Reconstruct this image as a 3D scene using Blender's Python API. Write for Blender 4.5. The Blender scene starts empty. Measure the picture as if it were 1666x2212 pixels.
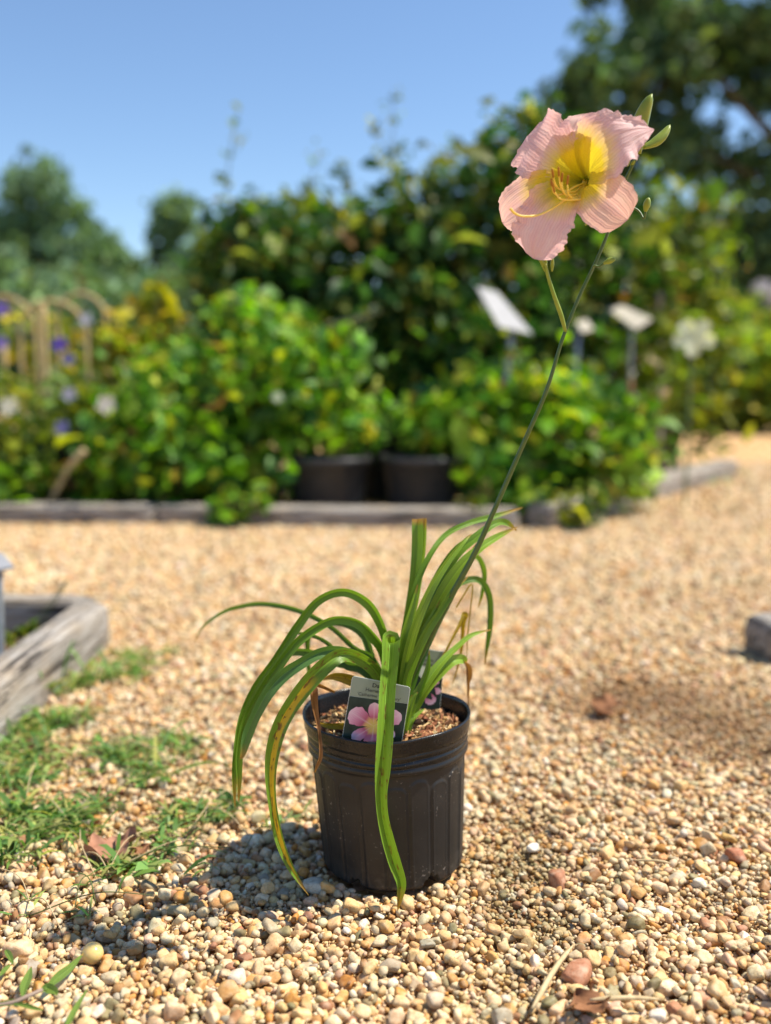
import bpy, bmesh, math, random
import numpy as np
from mathutils import Vector, Matrix

# ----------------------------------------------------------------- camera, sky, sun, exposure
SC = bpy.context.scene
COL = SC.collection
PITCH = math.radians(8.0)
CAM_H = 0.5
FPX = 2100.0                       # focal length in pixels of a 1666 x 2212 picture
cam_d = bpy.data.cameras.new("camera")
cam = bpy.data.objects.new("camera", cam_d)
COL.objects.link(cam)
cam.location = (0, 0, CAM_H)
cam.rotation_euler = (math.radians(90) - PITCH, 0, 0)
cam_d.sensor_fit = 'VERTICAL'
cam_d.sensor_height = 24.0
cam_d.lens = 24.0 * FPX / 2212.0
cam_d.clip_start = 0.02
cam_d.clip_end = 2000
cam_d.dof.use_dof = True
cam_d.dof.focus_distance = 0.89
cam_d.dof.aperture_fstop = 1.6
SC.camera = cam

SUN_DIR = Vector((0.098, 0.014, 0.160)).normalized()
SUN_EL = math.asin(SUN_DIR.z)
SUN_ROT = math.atan2(SUN_DIR.x, SUN_DIR.y)
world = bpy.data.worlds.new("World")
SC.world = world
world.use_nodes = True
wn = world.node_tree.nodes
bg = wn["Background"]
sky = wn.new("ShaderNodeTexSky")
sky.sky_type = 'NISHITA'
sky.sun_disc = False
sky.sun_elevation = SUN_EL
sky.sun_rotation = SUN_ROT
sky.altitude = 50
sky.air_density = 1.0
sky.dust_density = 0.0
sky.ozone_density = 4.5
world.node_tree.links.new(sky.outputs[0], bg.inputs[0])
bg.inputs[1].default_value = 0.096
sun_d = bpy.data.lights.new("sun", 'SUN')
sun_d.energy = 4.4
sun_d.angle = math.radians(0.5)
sun_d.color = (1.0, 0.93, 0.79)
sun = bpy.data.objects.new("sun", sun_d)
COL.objects.link(sun)
sun.rotation_euler = SUN_DIR.to_track_quat('Z', 'Y').to_euler()
SC.view_settings.view_transform = 'Standard'
SC.view_settings.look = 'None'
SC.view_settings.gamma = 1.0
SC.view_settings.use_curve_mapping = False
SC.view_settings.exposure = 0.84
SC.render.engine = 'CYCLES'
SC.cycles.use_denoising = True
SC.cycles.max_bounces = 8
SC.cycles.transparent_max_bounces = 8

# ----------------------------------------------------------------- helpers
rng = np.random.default_rng(11)
random.seed(5)
CF = np.array([0, math.cos(PITCH), -math.sin(PITCH)])
CU = np.array([0, math.sin(PITCH), math.cos(PITCH)])
CR = np.array([1.0, 0, 0])
CO = np.array([0, 0, CAM_H])

def ray(x, y):
    return CF + (x - 833) / FPX * CR + (1106 - y) / FPX * CU
def PY(x, y, Y):                    # a point at the distance Y from the camera's foot
    d = ray(x, y)
    return CO + d * (Y / d[1])
def G(x, y, z=0.0):                 # a point on the ground
    d = ray(x, y)
    return CO + d * ((z - CAM_H) / d[2])
def z1(x, y):                       # close-up of the pot
    return (550 + x / 2.0825) * 0.8641, (1250 + y / 2.0825) * 0.8641
def z2(x, y):                       # close-up of the flower
    return (1150 + x / 2.777) * 0.8641, (200 + y / 2.777) * 0.8641
def P1(x, y, Y): return PY(*z1(x, y), Y)
def P2(x, y, Y): return PY(*z2(x, y), Y)

def lin(c):
    return tuple(((v / 255) / 12.92 if v / 255 <= 0.04045 else ((v / 255 + 0.055) / 1.055) ** 2.4) for v in c)
def nrm(v):
    v = np.asarray(v, float)
    return v / max(np.linalg.norm(v), 1e-12)

def tag(o, label=None, cat=None, group=None, kind=None):
    if label: o["label"] = label
    if cat: o["category"] = cat
    if group: o["group"] = group
    if kind: o["kind"] = kind
    return o
def empty(name, loc, label, cat, group=None):
    o = bpy.data.objects.new(name, None)
    COL.objects.link(o)
    o.location = tuple(loc)
    o.empty_display_size = 0.05
    return tag(o, label, cat, group)
def world_of(o):
    M = o.matrix_parent_inverse @ o.matrix_basis if o.parent else o.matrix_basis.copy()
    return world_of(o.parent) @ M if o.parent else M
def link(name, me, m=None, parent=None):
    o = bpy.data.objects.new(name, me)
    COL.objects.link(o)
    if m is not None and not me.materials:
        me.materials.append(m)
    if parent is not None:
        o.parent = parent
        o.matrix_parent_inverse = world_of(parent).inverted()
    return o
def mesh(name, v, f, cols=None, uv=None, smooth=True):
    """v: n x 3, f: list of faces or an array m x k, cols: n x 3 point colours, uv: n x 2 per point"""
    me = bpy.data.meshes.new(name)
    v = np.asarray(v, np.float32)
    if isinstance(f, np.ndarray):
        m, k = f.shape
        me.vertices.add(len(v)); me.vertices.foreach_set("co", v.ravel())
        me.loops.add(m * k); me.loops.foreach_set("vertex_index", f.astype(np.int32).ravel())
        me.polygons.add(m)
        me.polygons.foreach_set("loop_start", np.arange(0, m * k, k, dtype=np.int32))
        me.update(calc_edges=True)
    else:
        me.from_pydata([tuple(map(float, p)) for p in v], [], f)
    if cols is not None:
        a = me.color_attributes.new("col", 'FLOAT_COLOR', 'POINT')
        c4 = np.ones((len(v), 4), np.float32); c4[:, :3] = cols
        a.data.foreach_set("color", c4.ravel())
    if uv is not None:
        l = me.uv_layers.new(name="UVMap")
        li = np.empty(len(me.loops), np.int32); me.loops.foreach_get("vertex_index", li)
        l.data.foreach_set("uv", np.asarray(uv, np.float32)[li].ravel())
    me.polygons.foreach_set("use_smooth", np.full(len(me.polygons), smooth))
    me.update()
    return me

class Build:                        # gathers shapes into one mesh
    def __init__(s): s.v = []; s.f = []; s.c = []; s.n = 0
    def add(s, v, f, c=None):
        s.v.append(np.asarray(v, float)); s.f += [tuple(i + s.n for i in q) for q in f]
        s.c.append(np.tile(c if c is not None else (1, 1, 1), (len(v), 1))); s.n += len(v)
    def done(s, name, m, parent=None, smooth=True):
        return link(name, mesh(name, np.concatenate(s.v), s.f, np.concatenate(s.c), smooth=smooth), m, parent)

def catmull(pts, per=10):
    p = np.asarray(pts, float)
    q = np.vstack([2 * p[0] - p[1], p, 2 * p[-1] - p[-2]])
    out = []
    for i in range(1, len(q) - 2):
        t = np.linspace(0, 1, per, endpoint=False)[:, None]
        a, b, c, d = q[i - 1], q[i], q[i + 1], q[i + 2]
        out.append(0.5 * (2 * b + (c - a) * t + (2 * a - 5 * b + 4 * c - d) * t ** 2 + (3 * b - 3 * c + d - a) * t ** 3))
    return np.vstack(out + [p[-1:]])

def tube_geo(path, rad, n=8, cap=True):
    path = np.asarray(path, float); k = len(path)
    rad = np.broadcast_to(np.asarray(rad, float), (k,))
    T = np.gradient(path, axis=0)
    ref = np.array([0.31, 0.87, 0.2])
    v = []
    for i in range(k):
        t = nrm(T[i]); a = nrm(np.cross(t, ref)); b = np.cross(t, a)
        ang = np.linspace(0, 2 * math.pi, n, endpoint=False)
        v.append(path[i] + rad[i] * (np.cos(ang)[:, None] * a + np.sin(ang)[:, None] * b))
    f = [(i * n + j, i * n + (j + 1) % n, (i + 1) * n + (j + 1) % n, (i + 1) * n + j) for i in range(k - 1) for j in range(n)]
    if cap:
        f += [tuple(range(n))[::-1], tuple((k - 1) * n + j for j in range(n))]
    return np.vstack(v), f
def tube(name, pts, rad, m, parent=None, n=8, per=8):
    path = catmull(pts, per) if len(pts) > 2 else np.linspace(pts[0], pts[1], 8)
    r = np.interp(np.linspace(0, 1, len(path)), np.linspace(0, 1, len(np.atleast_1d(rad))), np.atleast_1d(rad)) if np.ndim(rad) else rad
    v, f = tube_geo(path, r, n)
    return link(name, mesh(name, v, f), m, parent)

def fbm(x, y, seed=0, octs=4):
    r = np.random.default_rng(seed); s = np.zeros(np.broadcast(x, y).shape)
    for o in range(octs):
        for _ in range(4):
            a, ph = r.uniform(0, 6.28, 2); w = 2.0 ** o * r.uniform(0.7, 1.4)
            s = s + np.sin((np.cos(a) * x + np.sin(a) * y) * w + ph) / (2.0 ** o) / 4
    return s

# ----------------------------------------------------------------- materials
class N:
    def __init__(s, name):
        s.m = bpy.data.materials.new(name); s.m.use_nodes = True
        s.nt = s.m.node_tree; s.b = s.nt.nodes["Principled BSDF"]; s.out = s.nt.nodes["Material Output"]
    def n(s, t, **k):
        x = s.nt.nodes.new("ShaderNode" + t)
        for a, b in k.items():
            setattr(x, a, b)
        return x
    def l(s, a, b): s.nt.links.new(a, b); return s
    def val(s, sock, v):
        if hasattr(v, "is_output"): s.l(v, sock)
        else: sock.default_value = v
    def math(s, op, a, b=0.0, c=None, clamp=False):
        x = s.n("Math", operation=op, use_clamp=clamp); s.val(x.inputs[0], a); s.val(x.inputs[1], b)
        if c is not None: s.val(x.inputs[2], c)
        return x.outputs[0]
    def mix(s, f, a, b, mode='MIX'):
        x = s.n("Mix", data_type='RGBA', blend_type=mode)
        s.val(x.inputs[0], f)
        for sock, v in ((x.inputs[6], a), (x.inputs[7], b)):
            if isinstance(v, (tuple, list)): sock.default_value = tuple(v)[:3] + (1,)
            else: s.l(v, sock)
        return x.outputs[2]
    def noise(s, scale, detail=3, rough=0.55, vec=None, dist=0.0):
        x = s.n("TexNoise"); x.inputs["Scale"].default_value = scale; x.inputs["Detail"].default_value = detail
        x.inputs["Roughness"].default_value = rough; x.inputs["Distortion"].default_value = dist
        if vec is not None: s.l(vec, x.inputs["Vector"])
        return x.outputs["Fac"]
    def ramp(s, f, stops):
        x = s.n("ValToRGB"); s.l(f, x.inputs[0]); e = x.color_ramp.elements
        while len(e) > 1: e.remove(e[-1])
        for i, (p, c) in enumerate(stops):
            q = e[0] if i == 0 else e.new(p)
            q.position = p
            q.color = (c, c, c, 1) if np.ndim(c) == 0 else tuple(c)[:3] + (1,)
        return x.outputs[0]
    def pos(s): return s.n("NewGeometry").outputs["Position"]
    def obj(s): return s.n("TexCoord").outputs["Object"]
    def uv(s):
        x = s.n("SeparateXYZ"); s.l(s.n("TexCoord").outputs["UV"], x.inputs[0]); return x.outputs[0], x.outputs[1]
    def scaled(s, vec, sc):
        x = s.n("Mapping"); s.l(vec, x.inputs[0]); x.inputs["Scale"].default_value = sc; return x.outputs[0]
    def attr(s, name="col"):
        x = s.n("Attribute"); x.attribute_name = name; return x.outputs["Color"]
    def bump(s, h, strength, dist):
        x = s.n("Bump"); x.inputs["Strength"].default_value = strength; x.inputs["Distance"].default_value = dist
        s.l(h, x.inputs["Height"]); s.l(x.outputs[0], s.b.inputs["Normal"]); return x.outputs[0]
    def set(s, color=None, rough=None, spec=None):
        if color is not None:
            if isinstance(color, (tuple, list)): s.b.inputs["Base Color"].default_value = tuple(color)[:3] + (1,)
            else: s.l(color, s.b.inputs["Base Color"])
        if rough is not None: s.val(s.b.inputs["Roughness"], rough)
        if spec is not None: s.b.inputs["Specular IOR Level"].default_value = spec
        return s
    def translucent(s, color, fac, normal=None):
        t = s.n("BsdfTranslucent")
        if isinstance(color, (tuple, list)): t.inputs[0].default_value = tuple(color)[:3] + (1,)
        else: s.l(color, t.inputs[0])
        if normal is not None: s.l(normal, t.inputs[1])
        x = s.n("MixShader"); s.val(x.inputs[0], fac)
        s.l(s.b.outputs[0], x.inputs[1]); s.l(t.outputs[0], x.inputs[2]); s.l(x.outputs[0], s.out.inputs[0])
        return s

def stone_mat(name, col):
    k = N(name)
    c = k.attr() if col == "attr" else k.n("ObjectInfo").outputs["Color"]
    p = k.pos()
    n1 = k.noise(230, 4, 0.62, p); n2 = k.noise(900, 3, 0.6, p); n3 = k.noise(90, 2, 0.5, p)
    c = k.mix(k.ramp(n1, [(0.42, 0.0), (0.66, 0.55)]), c, k.mix(1.0, c, (0.62, 0.42, 0.24), 'MULTIPLY'))
    c = k.mix(k.ramp(n2, [(0.56, 0.0), (0.72, 0.65)]), c, (0.16, 0.12, 0.075))
    c = k.mix(k.ramp(n3, [(0.5, 0.0), (0.7, 0.3)]), c, (0.72, 0.62, 0.46))
    k.set(c, 0.62, 0.32)
    k.bump(k.math('ADD', k.math('MULTIPLY', n1, 0.8), k.math('MULTIPLY', n2, 0.45)), 0.6, 0.0014)
    return k.m
M_GRAVEL = stone_mat("gravel_stone", "attr")
M_PEBBLE = stone_mat("single_pebble_stone", "object")

def ground_mat():
    k = N("gravel_bed")
    p = k.pos()
    vo = k.n("TexVoronoi"); k.l(p, vo.inputs["Vector"]); vo.inputs["Scale"].default_value = 75
    sep = k.n("SeparateColor"); k.l(vo.outputs["Color"], sep.inputs[0])
    c = k.ramp(sep.outputs[0], [(0.0, lin((150, 110, 72))), (0.25, lin((206, 165, 112))), (0.55, lin((222, 186, 136))), (0.8, lin((226, 200, 160))), (1.0, lin((196, 150, 118)))])
    c = k.mix(k.noise(3.0, 3, 0.6, p), c, k.mix(1.0, c, (0.80, 0.68, 0.5), 'MULTIPLY'))
    k.set(c, 0.85, 0.2)
    d = k.ramp(vo.outputs["Distance"], [(0.0, 1.0), (0.7, 0.0)])
    k.bump(k.math('ADD', d, k.math('MULTIPLY', k.noise(400, 3, 0.6, p), 0.3)), 0.9, 0.006)
    return k.m
def plain(name, color, rough=0.6, spec=0.3, noise=None, bump=None):
    k = N(name)
    if noise:
        c2, sc = noise
        k.set(k.mix(k.ramp(k.noise(sc, 4, 0.6, k.pos()), [(0.35, 0.0), (0.7, 1.0)]), color, c2), rough, spec)
    else:
        k.set(color, rough, spec)
    if bump: k.bump(k.noise(bump[0], 3, 0.6, k.pos()), bump[1], bump[2])
    return k.m
def foliage_mat(name, trans=0.38, rough=0.5, spec=0.28):
    k = N(name); c = k.attr()
    k.set(c, rough, spec)
    t = k.mix(1.0, c, (1.5, 1.55, 0.55), 'MULTIPLY')
    k.translucent(t, trans)
    return k.m
M_FOL = foliage_mat("shrub_leaf")
M_TREE = foliage_mat("tree_leaf", 0.3, 0.6, 0.2)
M_GRASS = foliage_mat("grass_blade", 0.35, 0.5, 0.3)
M_BARK = plain("bark", (0.10, 0.075, 0.05), 0.9, 0.1, ((0.05, 0.04, 0.03), 40))
M_TWIG = plain("brown_twig", (0.20, 0.13, 0.07), 0.8, 0.15, ((0.12, 0.15, 0.04), 15))
M_STEM = plain("green_stem", (0.09, 0.15, 0.03), 0.5, 0.3, ((0.12, 0.10, 0.04), 20))
M_BLACKPOT = plain("large_black_pot_plastic", (0.028, 0.028, 0.031), 0.38, 0.5, ((0.05, 0.048, 0.047), 9))
M_METAL = plain("galvanised_steel", (0.36, 0.38, 0.39), 0.4, 0.5, ((0.25, 0.26, 0.27), 60))
M_METAL.node_tree.nodes["Principled BSDF"].inputs["Metallic"].default_value = 0.55
M_SIGN = plain("sign_plate", (0.36, 0.36, 0.375), 0.55, 0.2, ((0.30, 0.30, 0.31), 12))
M_CREAM = plain("sign_plate_cream", (0.50, 0.45, 0.36), 0.5, 0.4, ((0.42, 0.38, 0.3), 12))
M_BAMBOO = plain("split_bamboo", (0.58, 0.44, 0.24), 0.6, 0.2, ((0.44, 0.31, 0.15), 30))
M_STRAW = plain("dry_straw", (0.60, 0.47, 0.27), 0.7, 0.2, ((0.42, 0.30, 0.16), 200))
M_DRY = plain("dead_brown_leaf", (0.28, 0.13, 0.06), 0.75, 0.15, ((0.16, 0.07, 0.035), 120), (300, 0.5, 0.001))
M_SOIL = plain("potting_soil_dark", (0.09, 0.055, 0.03), 0.95, 0.05, ((0.16, 0.10, 0.055), 160), (500, 0.8, 0.002))
def wood_mat():
    k = N("weathered_timber")
    o = k.obj()
    g = k.noise(18, 6, 0.65, k.scaled(o, (0.35, 6, 6)), 0.4)
    b = k.noise(9, 4, 0.6, k.scaled(o, (1.2, 2.5, 2.5)))
    c = k.ramp(g, [(0.25, (0.13, 0.11, 0.095)), (0.45, (0.33, 0.295, 0.26)), (0.62, (0.48, 0.44, 0.40)), (0.8, (0.30, 0.26, 0.23))])
    c = k.mix(k.ramp(b, [(0.45, 0.0), (0.7, 0.6)]), c, (0.40, 0.31, 0.21))
    cr = k.ramp(k.noise(13, 3, 0.5, k.scaled(o, (0.5, 9, 9)), 0.7), [(0.37, 1.0), (0.43, 0.0)])
    c = k.mix(cr, c, (0.06, 0.05, 0.045))
    k.set(c, 0.88, 0.12)
    k.bump(k.math('SUBTRACT', g, k.math('MULTIPLY', cr, 0.8)), 1.0, 0.010)
    return k.m
M_WOOD = wood_mat()

# ----------------------------------------------------------------- ground
DIRT = [(G(1132, 1867), 0.045, 0.9, (0.36, 0.37, 0.22)), (G(1090, 1960), 0.032, 0.8, (0.36, 0.34, 0.24)),
        (G(1195, 2000), 0.035, 0.6, (0.42, 0.42, 0.25)),
        (G(1590, 1575), 0.13, 1.0, (0.42, 0.31, 0.18)), (G(1360, 1500), 0.10, 0.95, (0.50, 0.37, 0.22)), (G(1275, 1535), 0.06, 0.6, (0.6, 0.45, 0.3)),
        (G(1480, 1480), 0.09, 0.6, (0.65, 0.48, 0.28)), (G(330, 1760), 0.07, 0.35, (0.7, 0.6, 0.4)), (G(1120, 1780), 0.035, 0.6, (0.5, 0.45, 0.28)),
        (G(1540, 1950), 0.03, 0.45, (0.6, 0.5, 0.34)), (G(1100, 2120), 0.03, 0.5, (0.6, 0.55, 0.38)), (G(60, 1650), 0.12, 0.4, (0.6, 0.5, 0.34))]
def dirt(x, y):
    d = np.zeros(np.shape(x))
    for c, r, a, _ in DIRT:
        d = np.maximum(d, a * np.exp(-((x - c[0]) ** 2 + ((y - c[1])) ** 2) / (r * r)))
    return d
def terrain(x, y):
    z = 0.004 * fbm(np.asarray(x) * 5, np.asarray(y) * 5, 3, 3)
    z = z - 0.007 * dirt(x, y)
    w = 1 - np.exp(-((np.asarray(x) - 0.008) ** 2 + (np.asarray(y) - 0.955) ** 2) / 0.10 ** 2)
    return z * w

def ground_sheet():
    xs = np.concatenate([[-400, -60, -12, -5], np.linspace(-3, 3, 91), [5, 12, 60, 400]])
    ys = np.concatenate([[-40, -4, 0.2], np.linspace(0.5, 6, 90), [9, 15, 40, 120, 500]])
    X, Y = np.meshgrid(xs, ys)
    Z = np.where((np.abs(X) < 4) & (Y < 7) & (Y > 0.3), terrain(X, Y), 0) - 0.010
    v = np.stack([X.ravel(), Y.ravel(), Z.ravel()], 1)
    w = len(xs)
    i, j = np.meshgrid(np.arange(w - 1), np.arange(len(ys) - 1))
    a = (j * w + i).ravel()
    return link("ground", mesh("ground", v, np.stack([a, a + 1, a + w + 1, a + w], 1)), ground_mat())
GROUND = tag(ground_sheet(), "pale tan pea gravel yard spreading out to the planting beds", None, None, "structure")
GROUND["kind"] = "structure"
lawn_v = np.array([(-300, 12.5, -0.004), (300, 12.5, -0.004), (300, 480, -0.004), (-300, 480, -0.004)], float)
LAWN = link("lawn", mesh("lawn", lawn_v, [(0, 1, 2, 3)]), plain("far_grass", (0.06, 0.09, 0.025), 0.9, 0.1, ((0.10, 0.11, 0.04), 1.5)))
tag(LAWN, "distant green grass beyond the gravel and the shrubs", None, None, "structure")

# ----------------------------------------------------------------- gravel
def pebble_shape(subdiv, seed):
    r = np.random.default_rng(seed)
    bm = bmesh.new(); bmesh.ops.create_icosphere(bm, subdivisions=subdiv, radius=1.0)
    v = np.array([tuple(p.co) for p in bm.verts]); f = np.array([[q.index for q in p.verts] for p in bm.faces]); bm.free()
    k = r.integers(6, 11); nn = r.normal(size=(k, 3)); nn /= np.linalg.norm(nn, axis=1)[:, None]
    d = r.uniform(0.72, 1.0, k); p = r.uniform(7, 24)
    nn = np.vstack([nn, np.eye(3), -np.eye(3)]); d = np.concatenate([d, r.uniform(0.85, 1.0, 6)])
    s = (np.maximum(0, v @ nn.T / d) ** p).sum(1) ** (-1 / p)
    v = v * s[:, None]
    v = v * np.array([1.0, r.uniform(0.58, 0.92), r.uniform(0.45, 0.78)])
    return v / np.abs(v[:, 0]).max(), f
SH2 = [pebble_shape(2, 100 + i) for i in range(14)]
SH1 = [pebble_shape(1, 200 + i) for i in range(10)]
SH3 = [pebble_shape(3, 300 + i) for i in range(14)]
PAL = [((234, 214, 176), 32), ((226, 194, 142), 32), ((212, 168, 108), 11), ((224, 192, 158), 8), ((208, 194, 162), 11),
       ((168, 126, 86), 5), ((240, 232, 212), 5), ((152, 142, 106), 6), ((204, 148, 74), 4), ((184, 134, 102), 2), ((172, 164, 146), 2)]
PALC = np.array([lin(c) for c, _ in PAL]) * np.array([0.92, 0.88, 0.83])
PALW = np.array([w for _, w in PAL], float); PALW /= PALW.sum()
def pebble_cols(x, y, r):
    n = len(x)
    c = PALC[rng.choice(len(PAL), n, p=PALW)] * rng.uniform(0.78, 1.12, (n, 1)) * (1 + rng.normal(0, 0.03, (n, 3)))
    for cc, rad, a, tint in DIRT:
        w = np.clip(1.25 * a * np.exp(-((x - cc[0]) ** 2 + (y - cc[1]) ** 2) / (rad * rad)), 0, 1) * rng.uniform(0.45, 1.0, n)
        c = c * (1 - w[:, None]) + c * np.array(tint) * w[:, None]
    return np.clip(c, 0.01, 0.9)
def rots(n, tilt):
    yaw = rng.uniform(0, 2 * math.pi, n); a = rng.normal(0, tilt, n); b = rng.normal(0, tilt, n)
    cz, sz, cx, sx, cy, sy = np.cos(yaw), np.sin(yaw), np.cos(a), np.sin(a), np.cos(b), np.sin(b)
    o, z = np.ones(n), np.zeros(n)
    Rz = np.array([[cz, -sz, z], [sz, cz, z], [z, z, o]]).transpose(2, 0, 1)
    Rx = np.array([[o, z, z], [z, cx, -sx], [z, sx, cx]]).transpose(2, 0, 1)
    Ry = np.array([[cy, z, sy], [z, o, z], [-sy, z, cy]]).transpose(2, 0, 1)
    return Rx @ Ry @ Rz
def join_pebbles(shapes, x, y, z, r, R, cols):
    vs, fs, cs, off = [], [], [], 0
    which = rng.integers(0, len(shapes), len(x))
    for s, (sv, sf) in enumerate(shapes):
        k = np.nonzero(which == s)[0]
        if not len(k): continue
        v = np.einsum('nij,vj->nvi', R[k], sv) * r[k, None, None] + np.stack([x[k], y[k], z[k]], 1)[:, None, :]
        f = sf[None] + (np.arange(len(k)) * len(sv))[:, None, None] + off
        vs.append(v.reshape(-1, 3)); fs.append(f.reshape(-1, 3)); cs.append(np.repeat(cols[k], len(sv), 0)); off += len(k) * len(sv)
    return np.concatenate(vs), np.concatenate(fs), np.concatenate(cs)

PX, PYC = 0.008, 0.955
STONES = [  # single stones one can point to: close-up place, radius, colour, label
    (z1(495, 2030), 0.0120, (196, 190, 172), "large smooth pale grey pebble beside the yellow leaf tip at the pot's left foot"),
    (None, 0.0125, (236, 206, 130), "translucent honey coloured egg shaped pebble lying over the bottom left shadow"),
    (None, 0.0140, (182, 128, 98), "large angular reddish brown stone next to the slanting dry straw"),
    (None, 0.0075, (222, 216, 204), "bright white quartz pebble right of the pot on brown mossy grit"),
    (None, 0.0105, (176, 112, 80), "rust brown pebble standing proud near the right edge of the gravel"),
    (None, 0.0130, (226, 188, 146), "broad pale peach stone with a smooth face at the far left bottom edge"),
    (None, 0.0105, (170, 118, 88), "brown squarish pebble beside the dark mossy patch right of the pot"),
]
STONE_XY = [z1(495, 2030), (202.5, 2072), (1250, 2112), (1150, 1835), (1589, 1858), (40, 2060), (1203, 1906)]
keep_out = [(G(*xy)[:2], s[1]) for xy, s in zip(STONE_XY, STONES)]

def drop_gravel():
    x0, x1, y0, y1, res = -0.80, 0.80, 0.62, 1.56, 0.0025
    nx, ny = int((x1 - x0) / res), int((y1 - y0) / res)
    gx = x0 + (np.arange(nx) + 0.5) * res; gy = y0 + (np.arange(ny) + 0.5) * res
    T = terrain(*np.meshgrid(gx, gy)); H = T - 0.011
    n = 54000
    big = np.exp(rng.normal(math.log(0.0031), 0.42, n)).clip(0.0017, 0.0088)
    big[: n // 3] *= 0.8
    big = np.concatenate([big, rng.uniform(0.0013, 0.0023, 9000)]); n = len(big)
    P = []
    offs = {}
    for k in range(n):
        r = big[k]
        best = None
        for _ in range(4):
            yy = y0 + 0.012 + (y1 - y0 - 0.024) * random.random()
            hw = 0.415 * yy + 0.10
            xx = random.uniform(-hw, hw)
            if (xx - PX) ** 2 + (yy - PYC) ** 2 < (0.069 + 0.6 * r) ** 2: continue
            h = H[int((yy - y0) / res), int((xx - x0) / res)]
            h -= T[int((yy - y0) / res), int((xx - x0) / res)]
            if best is None or h < best[0]: best = (h, xx, yy)
        if best is None: continue
        _, xx, yy = best
        dd = float(dirt(xx, yy))
        if dd > 0.3 and r > 0.0045: r *= 0.6
        rm, c = r * 0.9, r * 0.62
        q = int(math.ceil(rm / res))
        if q not in offs:
            o = np.arange(-q, q + 1) * res
            offs[q] = o[None, :] ** 2 + o[:, None] ** 2
        i, j = int((xx - x0) / res), int((yy - y0) / res)
        if i - q < 0 or j - q < 0 or i + q + 1 > nx or j + q + 1 > ny: continue
        s = 1 - offs[q] / (rm * rm)
        m = s > 0
        cap = c * np.sqrt(np.where(m, s, 0))
        patch = H[j - q:j + q + 1, i - q:i + q + 1]
        w = (patch + cap)[m]
        zc = 0.45 * w.max() + 0.55 * w.mean()
        np.maximum(patch, np.where(m, zc + cap * 0.95, -1), out=patch)
        P.append((xx, yy, zc, r))
    A = np.array(P)
    shift = np.median((H - T)[10:-10, int(nx * 0.3):int(nx * 0.7)])
    A[:, 2] -= shift
    return A
A = drop_gravel()
ok = np.ones(len(A), bool)
for (c, r) in keep_out:
    ok &= ((A[:, 0] - c[0]) ** 2 + (A[:, 1] - c[1]) ** 2 > (r * 0.8) ** 2) | (A[:, 2] < -0.006)
A = A[ok]
# the stones that show largest in the picture become parts of the ground, one object each
v = A[:, :3] - CO
dep = v @ CF
px = 833 + FPX * (v @ CR) / dep; py = 1106 - FPX * (v @ CU) / dep
inview = (px > 5) & (px < 1661) & (py < 2207) & (A[:, 2] > -0.004)
score = np.where(inview, A[:, 3] / dep, 0)
top = np.argsort(-score)[:300]
singles = A[top]
rest = np.delete(A, top, 0)
gv, gf, gc = np.zeros((0, 3)), np.zeros((0, 3), int), np.zeros((0, 3))
for shp, q in ((SH2, rest[rest[:, 3] >= 0.0034]), (SH1, rest[rest[:, 3] < 0.0034])):
    a_, b_, c_ = join_pebbles(shp, q[:, 0], q[:, 1], q[:, 2], q[:, 3], rots(len(q), 0.38), pebble_cols(q[:, 0], q[:, 1], q[:, 3]))
    gf = np.concatenate([gf, b_ + len(gv)]); gv = np.concatenate([gv, a_]); gc = np.concatenate([gc, c_])
# middle distance and beyond, smaller meshes
def strip(y0, y1, dens, rmin, rmax, zr):
    n0 = int(dens * (y1 - y0) * 2 * (0.42 * y1 + 0.1))
    y = rng.uniform(y0, y1, n0); x = rng.uniform(-1, 1, n0) * (0.42 * y1 + 0.1)
    k = np.abs(x) < 0.42 * y + 0.1
    x, y = x[k], y[k]
    r = rng.uniform(rmin, rmax, len(x)) * rng.choice([1, 1, 1, 1.35], len(x))
    return x, y, terrain(x, y) + rng.uniform(*zr, len(x)), r
parts_far = [strip(1.55, 2.3, 16500, 0.0036, 0.0078, (-0.007, 0.001)), strip(2.3, 3.4, 9500, 0.0055, 0.010, (-0.007, 0.001)), strip(3.4, 5.6, 2300, 0.009, 0.014, (-0.009, -0.002))]
fx, fy, fz, fr = [np.concatenate(q) for q in zip(*parts_far)]
fv, ff, fc = join_pebbles(SH1, fx, fy, fz, fr, rots(len(fx), 0.4), pebble_cols(fx, fy, fr))
GR = link("gravel", mesh("gravel", np.concatenate([gv, fv]), np.concatenate([gf, ff + len(gv)]), np.concatenate([gc, fc])), M_GRAVEL)
tag(GR, "loose tan and cream pea gravel covering the yard", None, None, "stuff")
peb_me = []
for i, (sv, sf) in enumerate(SH3):
    me = mesh("pebble", sv, sf); me.materials.append(M_PEBBLE); peb_me.append(me)
pc = pebble_cols(singles[:, 0], singles[:, 1], singles[:, 3])
pr = rots(len(singles), 0.38)
for i in range(len(singles)):
    o = bpy.data.objects.new("pebble", peb_me[i % len(peb_me)])
    COL.objects.link(o)
    o.matrix_basis = Matrix.Translation(singles[i, :3]) @ Matrix(pr[i].tolist()).to_4x4() @ Matrix.Scale(singles[i, 3], 4)
    o.color = (*pc[i], 1); o.parent = GROUND
M_HONEY = N("honey_quartz"); M_HONEY.set((0.72, 0.52, 0.20), 0.22, 0.5); M_HONEY.b.inputs["Subsurface Weight"].default_value = 0.6
M_HONEY.b.inputs["Subsurface Radius"].default_value = (0.008, 0.005, 0.002)
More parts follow.
